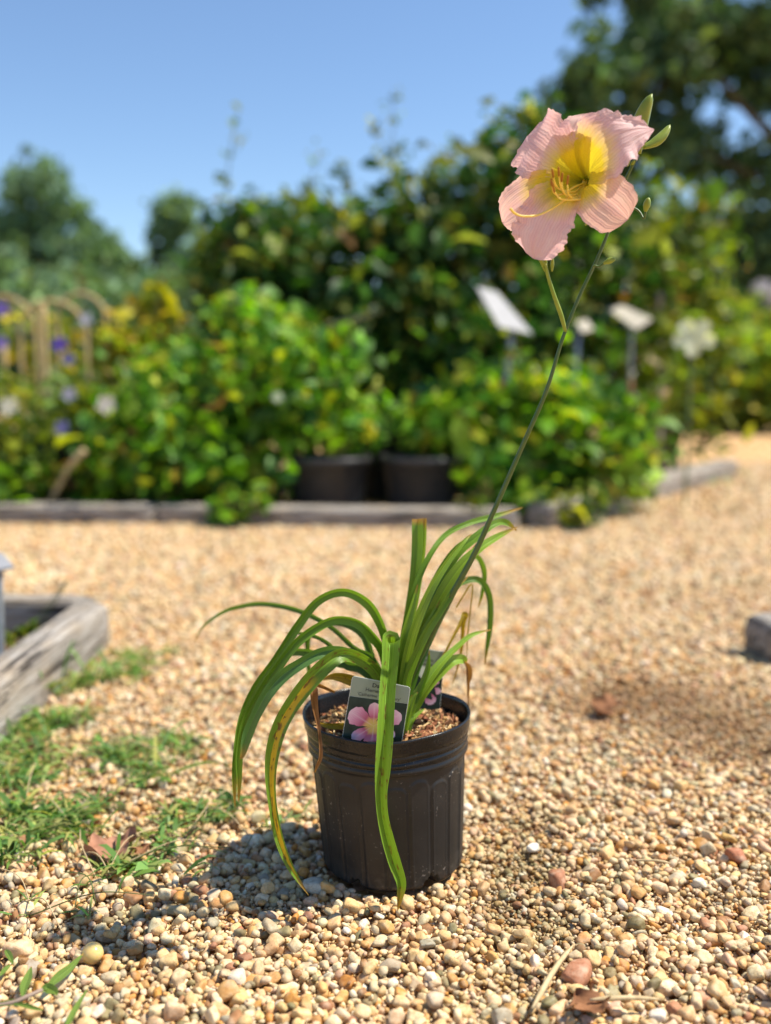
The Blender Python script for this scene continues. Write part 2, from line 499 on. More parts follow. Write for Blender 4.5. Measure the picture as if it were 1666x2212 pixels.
for i, (xy, s) in enumerate(zip(STONE_XY, STONES)):
    g = G(*xy)
    me = peb_me[(3 * i + 1) % 14].copy() if i != 1 else mesh("pebble", pebble_shape(4, 77)[0], pebble_shape(4, 77)[1])
    me.name = "pebble"
    if i == 1:
        me.materials.clear(); me.materials.append(M_HONEY.m)
        me.vertices.foreach_set("co", (lambda b: (b * np.array([0.78, 0.72, 0.72]) * (1 + 0.18 * b[:, :1])).ravel().astype(np.float32))(nrm_rows := (lambda q: q / np.linalg.norm(q, axis=1)[:, None])(pebble_shape(4, 77)[0])))
        me.update()
    o = bpy.data.objects.new("pebble", me); COL.objects.link(o)
    o.location = (g[0], g[1], terrain(g[0], g[1]) + s[1] * (0.42 if i != 1 else 0.5)); o.scale = (s[1],) * 3
    o.rotation_euler = (random.uniform(-.25, .25), random.uniform(-.25, .25), (0, 2.2, 0.8, 1.0, 2.0, 0.1, 1.4)[i]); o.color = (*lin(s[2]), 1)
    tag(o, s[3], "pebble", "notable pebbles in the gravel")

# ----------------------------------------------------------------- timbers
def timber(p0, p1, w, h, label, z0=-0.012, seed=1, group="weathered landscape timbers", taper=0.0):
    p0, p1 = np.array(p0[:2]), np.array(p1[:2]); L = np.linalg.norm(p1 - p0); r = np.random.default_rng(seed)
    nl, na = 48, 28
    t = np.linspace(0, 1, nl); a = np.linspace(0, 2 * math.pi, na, endpoint=False)
    ca, sa = np.cos(a), np.sin(a); e = 0.36
    cx = np.sign(ca) * np.abs(ca) ** e; cz = np.sign(sa) * np.abs(sa) ** e
    A_, T_ = np.meshgrid(a, t)
    d = 1 + 0.035 * fbm(A_ * 2.0, T_ * L * 14, seed, 4) + 0.02 * fbm(A_ * 7, T_ * L * 3, seed + 5, 3)
    end = 1 - 0.10 * np.exp(-np.minimum(t, 1 - t) * L / 0.012)
    d = d * end[:, None]
    v = np.stack([T_ * L + 0.006 * fbm(A_ * 1.5, T_ * 0, seed + 2, 3), cx[None] * w / 2 * d, cz[None] * h / 2 * d + h / 2], 2).reshape(-1, 3)
    f = [(i * na + j, i * na + (j + 1) % na, (i + 1) * na + (j + 1) % na, (i + 1) * na + j) for i in range(nl - 1) for j in range(na)]
    v = np.vstack([v, [[0.002, 0, h / 2], [L - 0.002, 0, h / 2]]]); k = nl * na
    f += [(k, (j + 1) % na, j) for j in range(na)] + [(k + 1, (nl - 1) * na + j, (nl - 1) * na + (j + 1) % na) for j in range(na)]
    o = link("landscape_timber", mesh("landscape_timber", v, f), M_WOOD)
    o.location = (p0[0], p0[1], z0); o.rotation_euler = (0, 0, math.atan2(*(p1 - p0)[::-1]))
    return tag(o, label, "timber", group)
FL = G(0, 1128); FC = G(1130, 1142)
timber((-2.9, 3.42), (-0.78, 3.30), 0.095, 0.075, "long grey timber edging the back bed below the bamboo hoops", seed=2)
timber((-0.77, 3.30), (0.44, 3.20), 0.095, 0.075, "shaded grey timber edging the bed in front of the large black pots", seed=3)
timber((0.50, 3.16), (1.74, 4.92), 0.11, 0.095, "sunlit grey timber slanting back along the bed's right side", seed=4)
timber((-0.548, 1.775), (-0.572, 0.85), 0.066, 0.096, "thick cracked grey timber with a worn end at the left edge", seed=5)
timber((-2.2, 1.87), (-0.565, 1.825), 0.055, 0.092, "dark grey timber lying behind the thick cracked one at left", seed=6)
timber((0.672, 1.705), (1.45, 1.83), 0.10, 0.080, "short dark end of a timber at the right edge of the gravel", seed=7)
def bed(name, pts, label):
    v = [(x, y, 0.004) for x, y in pts]
    o = link(name, mesh(name, v, [tuple(range(len(v)))]), M_SOIL)
    return tag(o, label, None, None, "structure")
bed("bed_soil", [(-2.9, 3.44), (-0.78, 3.32), (0.44, 3.22), (0.56, 3.24), (1.76, 4.98), (1.6, 6.2), (-3.2, 6.2)], "dark soil in the large back bed")
bed("bed_soil", [(-2.2, 1.85), (-0.58, 1.81), (-0.56, 1.77), (-0.58, 0.95), (-2.2, 0.95)], "dark soil inside the left timber bed")

# ----------------------------------------------------------------- plants behind
def leaf_cloud(C, size, asp, up, cols, r, fold=0.25, droop=0.3):
    """leaf blades: C n x 3 centres; returns vertices, quads, colours"""
    n = len(C)
    nv = r.normal(0, 1, (n, 3)) * (1 - up) + np.array([0.25, -0.15, 1.0]) * up
    nv /= np.linalg.norm(nv, axis=1)[:, None]
    d = r.normal(0, 1, (n, 3)); d -= (d * nv).sum(1)[:, None] * nv; d /= np.linalg.norm(d, axis=1)[:, None]
    w = np.cross(nv, d); L = size[:, None]; W = L * asp
    base = C - d * L * 0.5; tip = C + d * L * 0.5 - nv * L * droop * 0.5; mid = C + 0 * d
    l = mid + w * W * 0.5 + nv * W * fold; q = mid - w * W * 0.5 + nv * W * fold
    l2 = C + d * L * 0.25 + w * W * 0.36 + nv * W * fold * 0.6 - nv * L * droop * 0.15
    q2 = C + d * L * 0.25 - w * W * 0.36 + nv * W * fold * 0.6 - nv * L * droop * 0.15
    m2 = C + d * L * 0.25 - nv * L * droop * 0.18
    b1 = C - d * L * 0.28 + w * W * 0.33 + nv * W * fold * 0.6; b2 = C - d * L * 0.28 - w * W * 0.33 + nv * W * fold * 0.6
    V = np.stack([base, b1, l, l2, tip, q2, q, b2, mid, m2], 1).reshape(-1, 3)
    o = (np.arange(n) * 10)[:, None, None]
    F = (np.array([[0, 8, 2, 1], [8, 9, 3, 2], [0, 7, 6, 8], [8, 6, 5, 9], [9, 4, 3, 3], [9, 5, 4, 4]])[None] + o)
    q4 = F[:, :4].reshape(-1, 4)
    t3 = F[:, 4:, :3].reshape(-1, 3)
    F4 = np.concatenate([q4, np.stack([t3[:, 0], t3[:, 1], t3[:, 2], t3[:, 2]], 1)])
    return V, q4, t3, np.repeat(cols, 10, 0)
def cloud_mesh(name, C, size, asp, up, cols, r, m, parent, **k):
    V, q4, t3, c = leaf_cloud(C, size, asp, up, cols, r, **k)
    me = bpy.data.meshes.new(name)
    nq, ntri = len(q4), len(t3)
    me.vertices.add(len(V)); me.vertices.foreach_set("co", V.astype(np.float32).ravel())
    me.loops.add(nq * 4 + ntri * 3)
    me.loops.foreach_set("vertex_index", np.concatenate([q4.ravel(), t3.ravel()]).astype(np.int32))
    me.polygons.add(nq + ntri)
    me.polygons.foreach_set("loop_start", np.concatenate([np.arange(nq) * 4, nq * 4 + np.arange(ntri) * 3]).astype(np.int32))
    me.update(calc_edges=True)
    a = me.color_attributes.new("col", 'FLOAT_COLOR', 'POINT')
    c4 = np.ones((len(V), 4), np.float32); c4[:, :3] = c; a.data.foreach_set("color", c4.ravel())
    me.polygons.foreach_set("use_smooth", np.ones(nq + ntri, bool)); me.update()
    o = link(name, me, m, parent); o["kind"] = "stuff"
    return o
GREENS = {
    "bright": [(106, 160, 30), (130, 178, 34), (84, 138, 38), (68, 118, 42), (152, 186, 60), (164, 172, 44), (110, 156, 70)],
    "dark": [(44, 82, 34), (58, 98, 38), (40, 74, 38), (84, 120, 44), (118, 134, 42), (74, 116, 70), (52, 90, 36), (150, 160, 80)],
    "olive": [(108, 128, 30), (130, 140, 36), (90, 115, 40), (150, 150, 50), (72, 104, 48), (120, 150, 70)],
    "yellow": [(170, 170, 40), (190, 180, 44), (150, 165, 44), (120, 150, 50), (200, 170, 50)],
    "lime": [(150, 178, 50), (170, 190, 60), (130, 160, 54), (184, 186, 60), (110, 144, 60)],
    "tree": [(84, 116, 84), (98, 130, 88), (76, 106, 86), (118, 142, 90)],  # leaf colours lightened towards blue-green, haze put into the colour
    "hazy_fartree": [(112, 142, 110), (124, 154, 116), (104, 132, 112), (134, 158, 112)],  # paler greyed greens stand in for haze over distance
    "grass": [(96, 136, 60), (120, 156, 72), (84, 122, 58), (150, 164, 92), (112, 150, 80), (170, 168, 96)],
}
def pick(pal, n, r, var=0.22):
    c = np.array([lin(q) for q in GREENS[pal]])[r.integers(0, len(GREENS[pal]), n)]
    return np.clip(c * np.exp(r.normal(0, var, (n, 1))) * (0.88 if pal in ('grass', 'hazy_fartree') else 0.80), 0.004, 0.8)
def clumped(blobs, n, r, per=14, sig=0.3, shell=0.35):
    """points in ellipsoids (cx,cy,cz,rx,ry,rz), gathered in sprays"""
    vol = np.array([b[3] * b[4] * b[5] for b in blobs]) ** 0.75; vol /= vol.sum()
    out = []
    for b, f in zip(blobs, vol):
        m = max(1, int(n * f / per))
        d = r.normal(size=(m, 3)); d /= np.linalg.norm(d, axis=1)[:, None]
        rad = r.uniform(shell, 1.0, m) ** 0.6 * (1 + 0.20 * r.normal(size=m))
        c = np.array(b[:3]) + d * rad[:, None] * np.array(b[3:6])
        q = np.repeat(c, per, 0) + r.normal(0, 1, (m * per, 3)) * sig * min(b[3:6]) * np.array([1, 1, 0.8])
        out.append(q)
    q = np.vstack(out)
    return q[q[:, 2] > 0.02]
def shrub(kindname, label, cat, base, blobs, n, leaf, pal, seed, asp=0.55, up=0.45, group=None, m=None, stems=7, shell=0.35, per=14, sig=0.3, partname="foliage", stem_r=0.008, twigs=7):
    r = np.random.default_rng(seed)
    root = empty(kindname, (base[0], base[1], 0.0), label, cat, group)
    C = clumped(blobs, n, r, per, sig, shell)
    size = leaf * np.exp(r.normal(0, 0.40, len(C))) * 0.97
    lc = pick(pal, len(C), r, 0.32)
    dead = r.uniform(size=len(C)) < 0.03
    lc[dead] = np.array([(0.30, 0.20, 0.06), (0.22, 0.12, 0.05), (0.42, 0.36, 0.06)])[r.integers(0, 3, dead.sum())]
    cloud_mesh(partname, C, size, asp, up, lc, r, m or M_FOL, root)
    for i in range(stems):
        b = blobs[i % len(blobs)]
        e = np.array(b[:3]) + r.normal(0, 0.35, 3) * np.array(b[3:6])
        s = np.array([base[0] + r.normal(0, 0.05), base[1] + r.normal(0, 0.05), 0.0])
        mid = (s + e) / 2 + r.normal(0, 0.05, 3)
        tube("stem", [s, mid, e], [stem_r, stem_r * 0.7, stem_r * 0.35], M_STEM if stem_r < 0.02 else M_BARK, root, 6, 5)
    for i in range(twigs):
        b = blobs[r.integers(len(blobs))]
        d = nrm(r.normal(0, 1, 3) + np.array([0, -0.5, 0.5]))
        s = np.array(b[:3]) + d * np.array(b[3:6]) * 0.5; e = np.array(b[:3]) + d * np.array(b[3:6]) * r.uniform(1.1, 1.45)
        if e[2] > 0.05: tube("twig", [s, (s + e) / 2 + r.normal(0, 0.02, 3), e], [stem_r * 0.6, stem_r * 0.45, stem_r * 0.25], M_TWIG, root, 5, 4)
    return root
def blob_px(x0, x1, y0, y1, Y, ry):
    a = PY(x0, y0, Y); b = PY(x1, y1, Y)
    return ((a[0] + b[0]) / 2, Y, max((a[2] + b[2]) / 2, 0.05), (b[0] - a[0]) / 2, ry, (a[2] - b[2]) / 2)

SG = "shrubs growing in the back bed"
shrub("leafy_shrub", "bright green bushy shrub spilling forward over the bed's front timber", "shrub", (-0.42, 3.72),
      [blob_px(250, 560, 760, 1060, 3.75, 0.30), blob_px(430, 720, 690, 930, 3.8, 0.30), blob_px(520, 800, 740, 980, 3.7, 0.28), blob_px(470, 640, 640, 800, 3.9, 0.2),
       blob_px(300, 620, 920, 1100, 3.5, 0.16), blob_px(560, 790, 850, 985, 3.55, 0.12), blob_px(150, 420, 900, 1095, 3.55, 0.15)], 6200, 0.054, "bright", 21, group=SG)
shrub("leafy_sprig", "low green sprig hanging over the front timber beneath the bright shrub", "plant", (-0.5, 3.3),
      [blob_px(440, 590, 1060, 1125, 3.22, 0.06)], 260, 0.042, "bright", 22, stems=3, group=SG)
shrub("climbing_shrub", "tall dark shrub rising behind the bright bush, left part of the hedge", "shrub", (-0.45, 4.7),
      [blob_px(455, 680, 420, 720, 4.7, 0.3), blob_px(560, 800, 480, 900, 4.6, 0.35), blob_px(430, 560, 520, 760, 4.8, 0.25)], 4600, 0.065, "dark", 23, group=SG)
shrub("climbing_shrub", "tall dark shrub with pale leaves filling the middle of the hedge", "shrub", (0.2, 4.6),
      [blob_px(760, 1080, 370, 640, 4.6, 0.32), blob_px(700, 1000, 560, 960, 4.5, 0.35), blob_px(850, 1150, 600, 1000, 4.4, 0.35)], 6000, 0.065, "dark", 24, group=SG)
shrub("climbing_shrub", "tallest dark shrub of the hedge just behind the pink flower", "shrub", (0.85, 4.7),
      [blob_px(1010, 1240, 270, 560, 4.7, 0.32), blob_px(1050, 1330, 480, 860, 4.6, 0.34), blob_px(1180, 1400, 420, 760, 4.8, 0.3)], 5200, 0.065, "dark", 25, group=SG)
shrub("leafy_shrub", "low lime green shrub on the right in front of the white sign", "shrub", (0.62, 3.65),
      [blob_px(960, 1260, 790, 1010, 3.7, 0.26), blob_px(1080, 1400, 850, 1080, 3.75, 0.28), blob_px(880, 1060, 850, 1000, 3.7, 0.18), blob_px(1000, 1200, 960, 1110, 3.42, 0.12), blob_px(870, 1040, 860, 975, 3.55, 0.12), blob_px(1130, 1330, 960, 1080, 3.7, 0.12)], 4800, 0.056, "bright", 26, group=SG)
shrub("leafy_sprig", "trailing leafy sprig hanging over the corner where two timbers meet", "plant", (0.62, 3.28),
      [blob_px(1150, 1320, 1030, 1165, 3.2, 0.07), blob_px(1230, 1380, 980, 1100, 3.5, 0.08), blob_px(960, 1060, 1060, 1100, 3.15, 0.03)], 420, 0.046, "olive", 27, stems=4, group=SG)
shrub("leafy_shrub", "loose olive yellow shrub standing tall at the right end of the bed", "shrub", (1.45, 5.0),
      [blob_px(1330, 1540, 400, 660, 5.1, 0.3), blob_px(1290, 1460, 600, 980, 4.7, 0.3), blob_px(1390, 1560, 580, 800, 5.0, 0.25), blob_px(1400, 1560, 700, 950, 4.9, 0.18)], 4200, 0.066, "olive", 28, asp=0.4, group=SG)
shrub("low_plant", "low flowering plant with white and violet blossoms under the bamboo hoops", "plant", (-1.25, 3.7),
      [blob_px(-60, 260, 820, 1060, 3.75, 0.26), blob_px(-80, 130, 900, 1090, 3.55, 0.16), blob_px(140, 320, 900, 1090, 3.6, 0.16)], 2500, 0.042, "olive", 29, group=SG)
shrub("leafy_shrub", "olive bushy shrub farther left along the back bed", "shrub", (-2.1, 3.9),
      [(-2.0, 3.9, 0.35, 0.35, 0.3, 0.35), (-2.5, 4.0, 0.3, 0.3, 0.3, 0.3)], 1400, 0.055, "olive", 35, group=SG)
LOWP = bpy.context.scene.objects["low_plant"]
shrub("low_plant", "small glossy green plant low at the far left edge of the bed", "plant", (-1.28, 3.4),
      [blob_px(-30, 90, 1010, 1095, 3.4, 0.08)], 240, 0.05, "bright", 30, group=SG, stems=3)
shrub("yellow_shrub", "yellow leaved shrub between the bamboo hoops and the dark hedge", "shrub", (-1.2, 4.5),
      [blob_px(240, 420, 650, 780, 4.4, 0.15), blob_px(300, 370, 605, 680, 4.4, 0.08), blob_px(180, 330, 700, 860, 4.4, 0.15), blob_px(-20, 200, 690, 800, 4.9, 0.12)], 1000, 0.05, "yellow", 31, group=SG)
FG = "shrubs beyond the gravel on the right"
shrub("leafy_shrub", "lime yellow shrub beyond the gravel near the right edge", "shrub", (3.2, 9.2),
      [blob_px(1450, 1720, 690, 810, 9.3, 0.5), blob_px(1560, 1760, 750, 830, 9.0, 0.5)], 2600, 0.12, "lime", 32, group=FG, stem_r=0.02)
shrub("leafy_shrub", "dark low shrub at the far edge of the gravel on the right", "shrub", (3.3, 8.9),
      [blob_px(1480, 1740, 800, 930, 8.9, 0.5), blob_px(1420, 1520, 820, 930, 8.8, 0.35)], 2400, 0.10, "olive", 33, group=FG, stem_r=0.02)
shrub("leafy_shrub", "olive green shrub behind the white flower beyond the gravel", "shrub", (3.1, 10.5),
      [blob_px(1400, 1620, 650, 800, 10.5, 0.6), blob_px(1580, 1800, 680, 790, 11, 0.6)], 2400, 0.13, "lime", 34, group=FG, stem_r=0.02)
shrub("low_plant", "small yellow green seedling in the dark corner of the left bed", "plant", (-0.66, 1.70),
      [(-0.65, 1.70, 0.035, 0.03, 0.03, 0.03)], 60, 0.022, "olive", 36, stems=2, stem_r=0.002, twigs=0)
# thin shoots above the hedge against the sky
def shoot(base, tip, label, seed, n=12, leaf=0.045, pal="olive"):
    r = np.random.default_rng(seed)
    root = empty("tall_shoot", base, label, "plant", "thin shoots rising above the hedge")
    mid = (np.array(base) + np.array(tip)) / 2 + r.normal(0, 0.03, 3)
    path = catmull([base, mid, tip], 10)
    v, f = tube_geo(path, np.linspace(0.005, 0.002, len(path)), 5)
    link("stem", mesh("stem", v, f), M_STEM, root)
    C = path[r.integers(len(path) // 2, len(path), n)] + r.normal(0, 0.03, (n, 3))
    cloud_mesh("foliage", C, np.full(n, leaf), 0.45, 0.3, pick(pal, n, r), r, M_FOL, root)
for i, (bx, tx, ty, lab) in enumerate([(500, 515, 235, "thin bare shoot with few leaves above the hedge's left end"), (660, 690, 330, "thin drooping shoot over the dip in the hedge"),
        (760, 735, 345, "short thin shoot left of the hedge's middle"), (840, 850, 190, "tallest thin shoot standing up from the middle of the hedge"),
        (900, 810, 280, "leafy arching shoot leaning left above the hedge"), (980, 985, 290, "thin shoot between the hedge's middle and right crowns"),
        (1080, 1085, 235, "leafy shoot just left of the pink flower's top")]):
    shoot(PY(bx, 560, 4.7), PY(tx, ty, 4.7), lab, 40 + i, 22, 0.05)

# trees far away
def tree(label, base, h_trunk, r_trunk, blobs, n, leaf, pal, seed, limbs=6):
    r = np.random.default_rng(seed)
    root = empty("tree", (*base, 0), label, "tree", "trees beyond the beds")
    p = [np.array([*base, -0.05]), np.array([base[0] + 0.1, base[1], h_trunk * 0.5]), np.array([base[0], base[1], h_trunk])]
    tr = tube("trunk", p, [r_trunk, r_trunk * 0.75, r_trunk * 0.4], M_BARK, root, 10, 8)
    for i in range(limbs):
        b = blobs[i % len(blobs)]
        e = np.array(b[:3]) + r.normal(0, 0.3, 3) * np.array(b[3:6])
        s = p[1] + (p[2] - p[1]) * r.uniform(0, 1)
        tube("limb", [s, (s + e) / 2 + r.normal(0, 0.2, 3), e], [r_trunk * 0.35, r_trunk * 0.2, r_trunk * 0.08], M_BARK, root, 6, 5)
    C = clumped(blobs, n, r, 24, 0.22, 0.45)
    cloud_mesh("crown", C, leaf * np.exp(r.normal(0, 0.25, len(C))), 0.6, 0.3, pick(pal, len(C), r), r, M_TREE, root)
tree("big dark tree filling the upper right corner behind the flower", (5.4, 13.5), 5.5, 0.22,
     [blob_px(1370, 1600, 10, 150, 13.5, 1.0), blob_px(1190, 1420, 130, 300, 13.2, 0.9), blob_px(1500, 1800, -60, 160, 14, 1.3), blob_px(1300, 1560, 250, 400, 13.6, 0.8),
      blob_px(1540, 1900, 300, 620, 14, 1.2), blob_px(1340, 1520, 60, 260, 13.5, 0.8), blob_px(1440, 1720, 470, 680, 14.5, 1.0), blob_px(1600, 1900, 120, 260, 13.8, 1.0),
      blob_px(1280, 1460, -90, 70, 13.8, 0.7), blob_px(1380, 1500, 280, 360, 13.2, 0.5)], 12500, 0.17, "tree", 51, 5)
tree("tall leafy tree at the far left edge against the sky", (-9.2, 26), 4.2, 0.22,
     [blob_px(20, 150, 350, 480, 26, 1.0), blob_px(-80, 110, 430, 620, 26, 1.3), blob_px(90, 210, 430, 600, 26, 1.1), blob_px(55, 80, 280, 380, 26, 0.15)], 3400, 0.24, "hazy_fartree", 52)
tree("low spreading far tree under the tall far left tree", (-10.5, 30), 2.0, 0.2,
     [blob_px(-120, 120, 520, 720, 30, 1.3), blob_px(60, 260, 560, 720, 30, 1.2)], 3200, 0.26, "hazy_fartree", 56)
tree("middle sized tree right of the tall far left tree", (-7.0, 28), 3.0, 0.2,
     [blob_px(160, 270, 490, 640, 28, 1.2), blob_px(240, 330, 560, 660, 28, 1.0)], 1800, 0.24, "hazy_fartree", 53)
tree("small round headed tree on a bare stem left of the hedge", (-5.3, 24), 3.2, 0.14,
     [blob_px(338, 422, 425, 520, 24, 0.5), blob_px(320, 370, 500, 560, 24, 0.4)], 1500, 0.2, "hazy_fartree", 54)
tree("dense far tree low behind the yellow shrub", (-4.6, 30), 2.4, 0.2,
     [blob_px(300, 480, 545, 680, 30, 1.2), blob_px(400, 560, 500, 690, 30, 1.2), blob_px(200, 330, 580, 700, 30, 1.0)], 3400, 0.26, "hazy_fartree", 55)

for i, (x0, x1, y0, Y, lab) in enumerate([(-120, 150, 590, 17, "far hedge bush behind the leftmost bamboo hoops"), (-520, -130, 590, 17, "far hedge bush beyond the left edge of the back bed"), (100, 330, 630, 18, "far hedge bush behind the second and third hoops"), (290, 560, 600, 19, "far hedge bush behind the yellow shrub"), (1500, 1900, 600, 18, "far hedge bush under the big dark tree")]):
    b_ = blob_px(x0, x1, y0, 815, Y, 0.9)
    shrub("hedge_bush", lab, "bush", (b_[0], Y), [b_, blob_px(x0 + 20, x1 - 60, y0 - 15, 760, Y + 0.5, 0.8)], 2200, 0.2, "hazy_fartree", 81 + i, m=M_TREE, group="bushes of the far hedge", stem_r=0.04, shell=0.6)

# large black pots in the back bed
def big_pot(cx, cy, r, h, label):
    root = empty("nursery_pot", (cx, cy, 0), label, "plant pot", "large black pots in the back bed")
    prof = [(0.001, 0.005), (r * 0.80, 0.005), (r * 0.80, 0.012), (r * 0.97, h * 0.88), (r * 1.0, h * 0.885), (r * 1.04, h * 0.90), (r * 1.04, h * 0.985), (r * 1.0, h), (r * 0.96, h * 0.98), (r * 0.94, h * 0.85)]
    n = 48; v = []; f = []
    for (a, z) in prof:
        t = np.linspace(0, 2 * math.pi, n, endpoint=False)
        v += [(cx + a * math.cos(q), cy + a * math.sin(q), z) for q in t]
    f = [(i * n + j, i * n + (j + 1) % n, (i + 1) * n + (j + 1) % n, (i + 1) * n + j) for i in range(len(prof) - 1) for j in range(n)]
    link("pot_body", mesh("pot_body", v, f), M_BLACKPOT, root)
    vs = [(cx + r * 0.95 * math.cos(q), cy + r * 0.95 * math.sin(q), h * 0.86) for q in np.linspace(0, 2 * math.pi, n, endpoint=False)]
    link("potting_soil", mesh("potting_soil", vs, [tuple(range(n))]), M_SOIL, root)
big_pot(-0.205, 3.50, 0.15, 0.215, "large black pot under the bright green shrub, sunlit on its right side")
big_pot(0.135, 3.52, 0.15, 0.215, "large black pot in shade beneath the lime green shrub")
big_pot(-0.04, 4.02, 0.18, 0.30, "added black pot darkening the gap behind the two front pots")  # extra pot, added to turn the bright gap dark
big_pot(-0.62, 3.75, 0.165, 0.27, "large black pot half hidden under the bright shrub's left side")
big_pot(0.62, 3.75, 0.165, 0.27, "large black pot hidden under the right shrub near the corner")
big_pot(-1.22, 3.75, 0.165, 0.24, "large black pot under the flowering plant at far left")
big_pot(1.28, 4.9, 0.165, 0.27, "large black pot at the right end of the bed by the slanting timber")

# signs, stakes and hoops
def plate_geo(c, th):
    c = np.array(c); n = nrm(np.cross(c[1] - c[0], c[3] - c[0]))
    v = np.vstack([c + n * th / 2, c - n * th / 2])
    return v, [(0, 1, 2, 3), (7, 6, 5, 4), (0, 4, 5, 1), (1, 5, 6, 2), (2, 6, 7, 3), (3, 7, 4, 0)]
def sign(corners, stake, label, m, sr=0.007):
    root = empty("plant_sign", stake[-1], label, "plant sign", "plant signs on metal stakes")
    v, f = plate_geo(corners, 0.004)
    link("sign_plate", mesh("sign_plate", v, f, smooth=False), m, root)
    tube("stake", stake, sr, M_METAL, root, 8, 4)
def ground_under(p): return np.array([p[0], p[1], -0.02])
s0 = PY(1106, 712, 3.62); s1 = PY(1088, 870, 3.60)
sign([PY(1030, 620, 3.72), PY(1074, 632, 3.75), PY(1150, 722, 3.58), PY(1078, 706, 3.55)], [s0, s1, s1 + (s1 - s0) * 2.1], "white tilted plant sign on a metal stake before the dark hedge", M_SIGN, 0.011)
s0 = PY(1366, 700, 4.2); s1 = PY(1352, 1010, 4.2)
sign([PY(1312, 668, 4.3), PY(1345, 660, 4.32), PY(1410, 690, 4.2), PY(1375, 712, 4.15)], [s0, (s0 + s1) / 2, ground_under(s1)], "cream tilted plant sign among the olive leaves right of the flower stalk", M_CREAM, 0.008)
s0 = PY(1262, 705, 3.9); s1 = PY(1236, 930, 3.86)
sign([PY(1244, 696, 3.95), PY(1268, 690, 3.97), PY(1284, 712, 3.88), PY(1258, 720, 3.86)], [PY(1250, 715, 3.9), s1, ground_under(s1 + (s1 - s0) * 0.3)], "small pale sign on a grey stake right of the flower stalk", M_CREAM, 0.009)
s0 = PY(-12, 1228, 1.62); s1 = PY(2, 1500, 1.60)
sign([PY(-70, 1200, 1.72), PY(6, 1196, 1.72), PY(32, 1226, 1.58), PY(-60, 1244, 1.58)], [PY(-2, 1232, 1.63), PY(2, 1400, 1.61), ground_under(PY(4, 1500, 1.58))], "white plant sign on a stake cut off by the left edge", M_SIGN, 0.0065)
st = PY(1424, 632, 4.6)
o = tube("garden_stake", [st, PY(1426, 760, 4.6), ground_under(PY(1428, 900, 4.6))], 0.014, M_CREAM, None, 8, 4); tag(o, "pale wooden stake standing among the olive shrub's leaves", "stake")
st = PY(1352, 930, 4.1)
o = tube("garden_stake", [PY(1362, 820, 4.1), st, ground_under(PY(1348, 1030, 4.1))], 0.012, plain("rusty_stake", (0.22, 0.10, 0.05), 0.8), None, 8, 4); tag(o, "reddish brown stake by the slanting timber", "stake")
o = tube("dry_stick", [G(108, 1085, 0.05), PY(150, 1010, 3.4), PY(183, 972, 3.4)], 0.012, M_STRAW, None, 7, 5); tag(o, "pale dry stick leaning out of the bed above the front timber", "stick")
o = tube("dry_stick", [PY(705, 700, 4.15), PY(770, 690, 4.1), PY(818, 672, 4.05)], 0.009, M_STRAW, None, 7, 5); tag(o, "thin bare pale twig poking from the dark hedge above the bright shrub", "stick")
HG = "bamboo hoops in the left of the bed"
def hoop(x0, x1, top, Y, label, lean=0.0):
    a, b = PY(x0, 811, Y), PY(x1, 811, Y); z = PY(x0, top, Y)[2]
    zz = z - (b[0] - a[0]) / 2
    pts = [(a[0], Y, -0.02), (a[0], Y, zz * 0.5)] + [((a[0] + b[0]) / 2 - (b[0] - a[0]) / 2 * math.cos(q), Y + lean * math.sin(q), zz + (b[0] - a[0]) / 2 * math.sin(q)) for q in np.linspace(0.05, math.pi - 0.05, 9)] + [(b[0], Y, zz * 0.5), (b[0], Y, -0.02)]
    o = tube("bamboo_hoop", [np.array(p) for p in pts], 0.0085, M_BAMBOO, None, 8, 5); tag(o, label, "hoop", HG)
hoop(48, 190, 650, 4.0, "tan bamboo hoop nearest the left edge, tallest arch")
hoop(130, 232, 634, 4.35, "tan bamboo hoop standing second from the left edge")
hoop(262, 362, 648, 4.5, "tan bamboo hoop behind the yellow shrub")
hoop(-60, 82, 640, 4.3, "tan bamboo hoop partly cut by the left edge")
o = tube("bamboo_cane", [PY(92, 660, 4.05), PY(97, 800, 4.05), ground_under(PY(104, 1000, 4.05))], 0.014, M_BAMBOO, None, 8, 4); tag(o, "upright tan bamboo cane standing inside the leftmost arch", "cane", HG)
o = tube("bamboo_cane", [PY(8, 740, 4.1), PY(10, 880, 4.1), ground_under(PY(12, 1000, 4.1))], 0.012, M_BAMBOO, None, 8, 4); tag(o, "upright tan bamboo cane at the very left edge", "cane", HG)
# blossoms
def blossom(p, r, color, m, parent, facing=(0.1, -1, 0.35), np_=5, name="blossom", cup=0.25):
    n = nrm(facing); a = nrm(np.cross(n, (0, 0, 1))); b = np.cross(n, a)
    B = Build()
    for k in range(np_):
        t = 2 * math.pi * k / np_ + 0.3; d = math.cos(t) * a + math.sin(t) * b; s = np.cross(n, d)
        V = [p + n * 0.0, p + d * r * .45 + s * r * .33 + n * r * cup, p + d * r * .85 + s * r * .30 + n * r * cup * .8, p + d * r + n * r * cup * .4, p + d * r * .85 - s * r * .30 + n * r * cup * .8, p + d * r * .45 - s * r * .33 + n * r * cup, p + d * r * .5]
        B.add(V, [(0, 6, 1), (1, 6, 2), (2, 6, 3), (3, 6, 4), (4, 6, 5), (5, 6, 0)], color)
    return B.done(name, m, parent)
M_BLOSSOM = foliage_mat("thin_petal", 0.35, 0.6, 0.1)
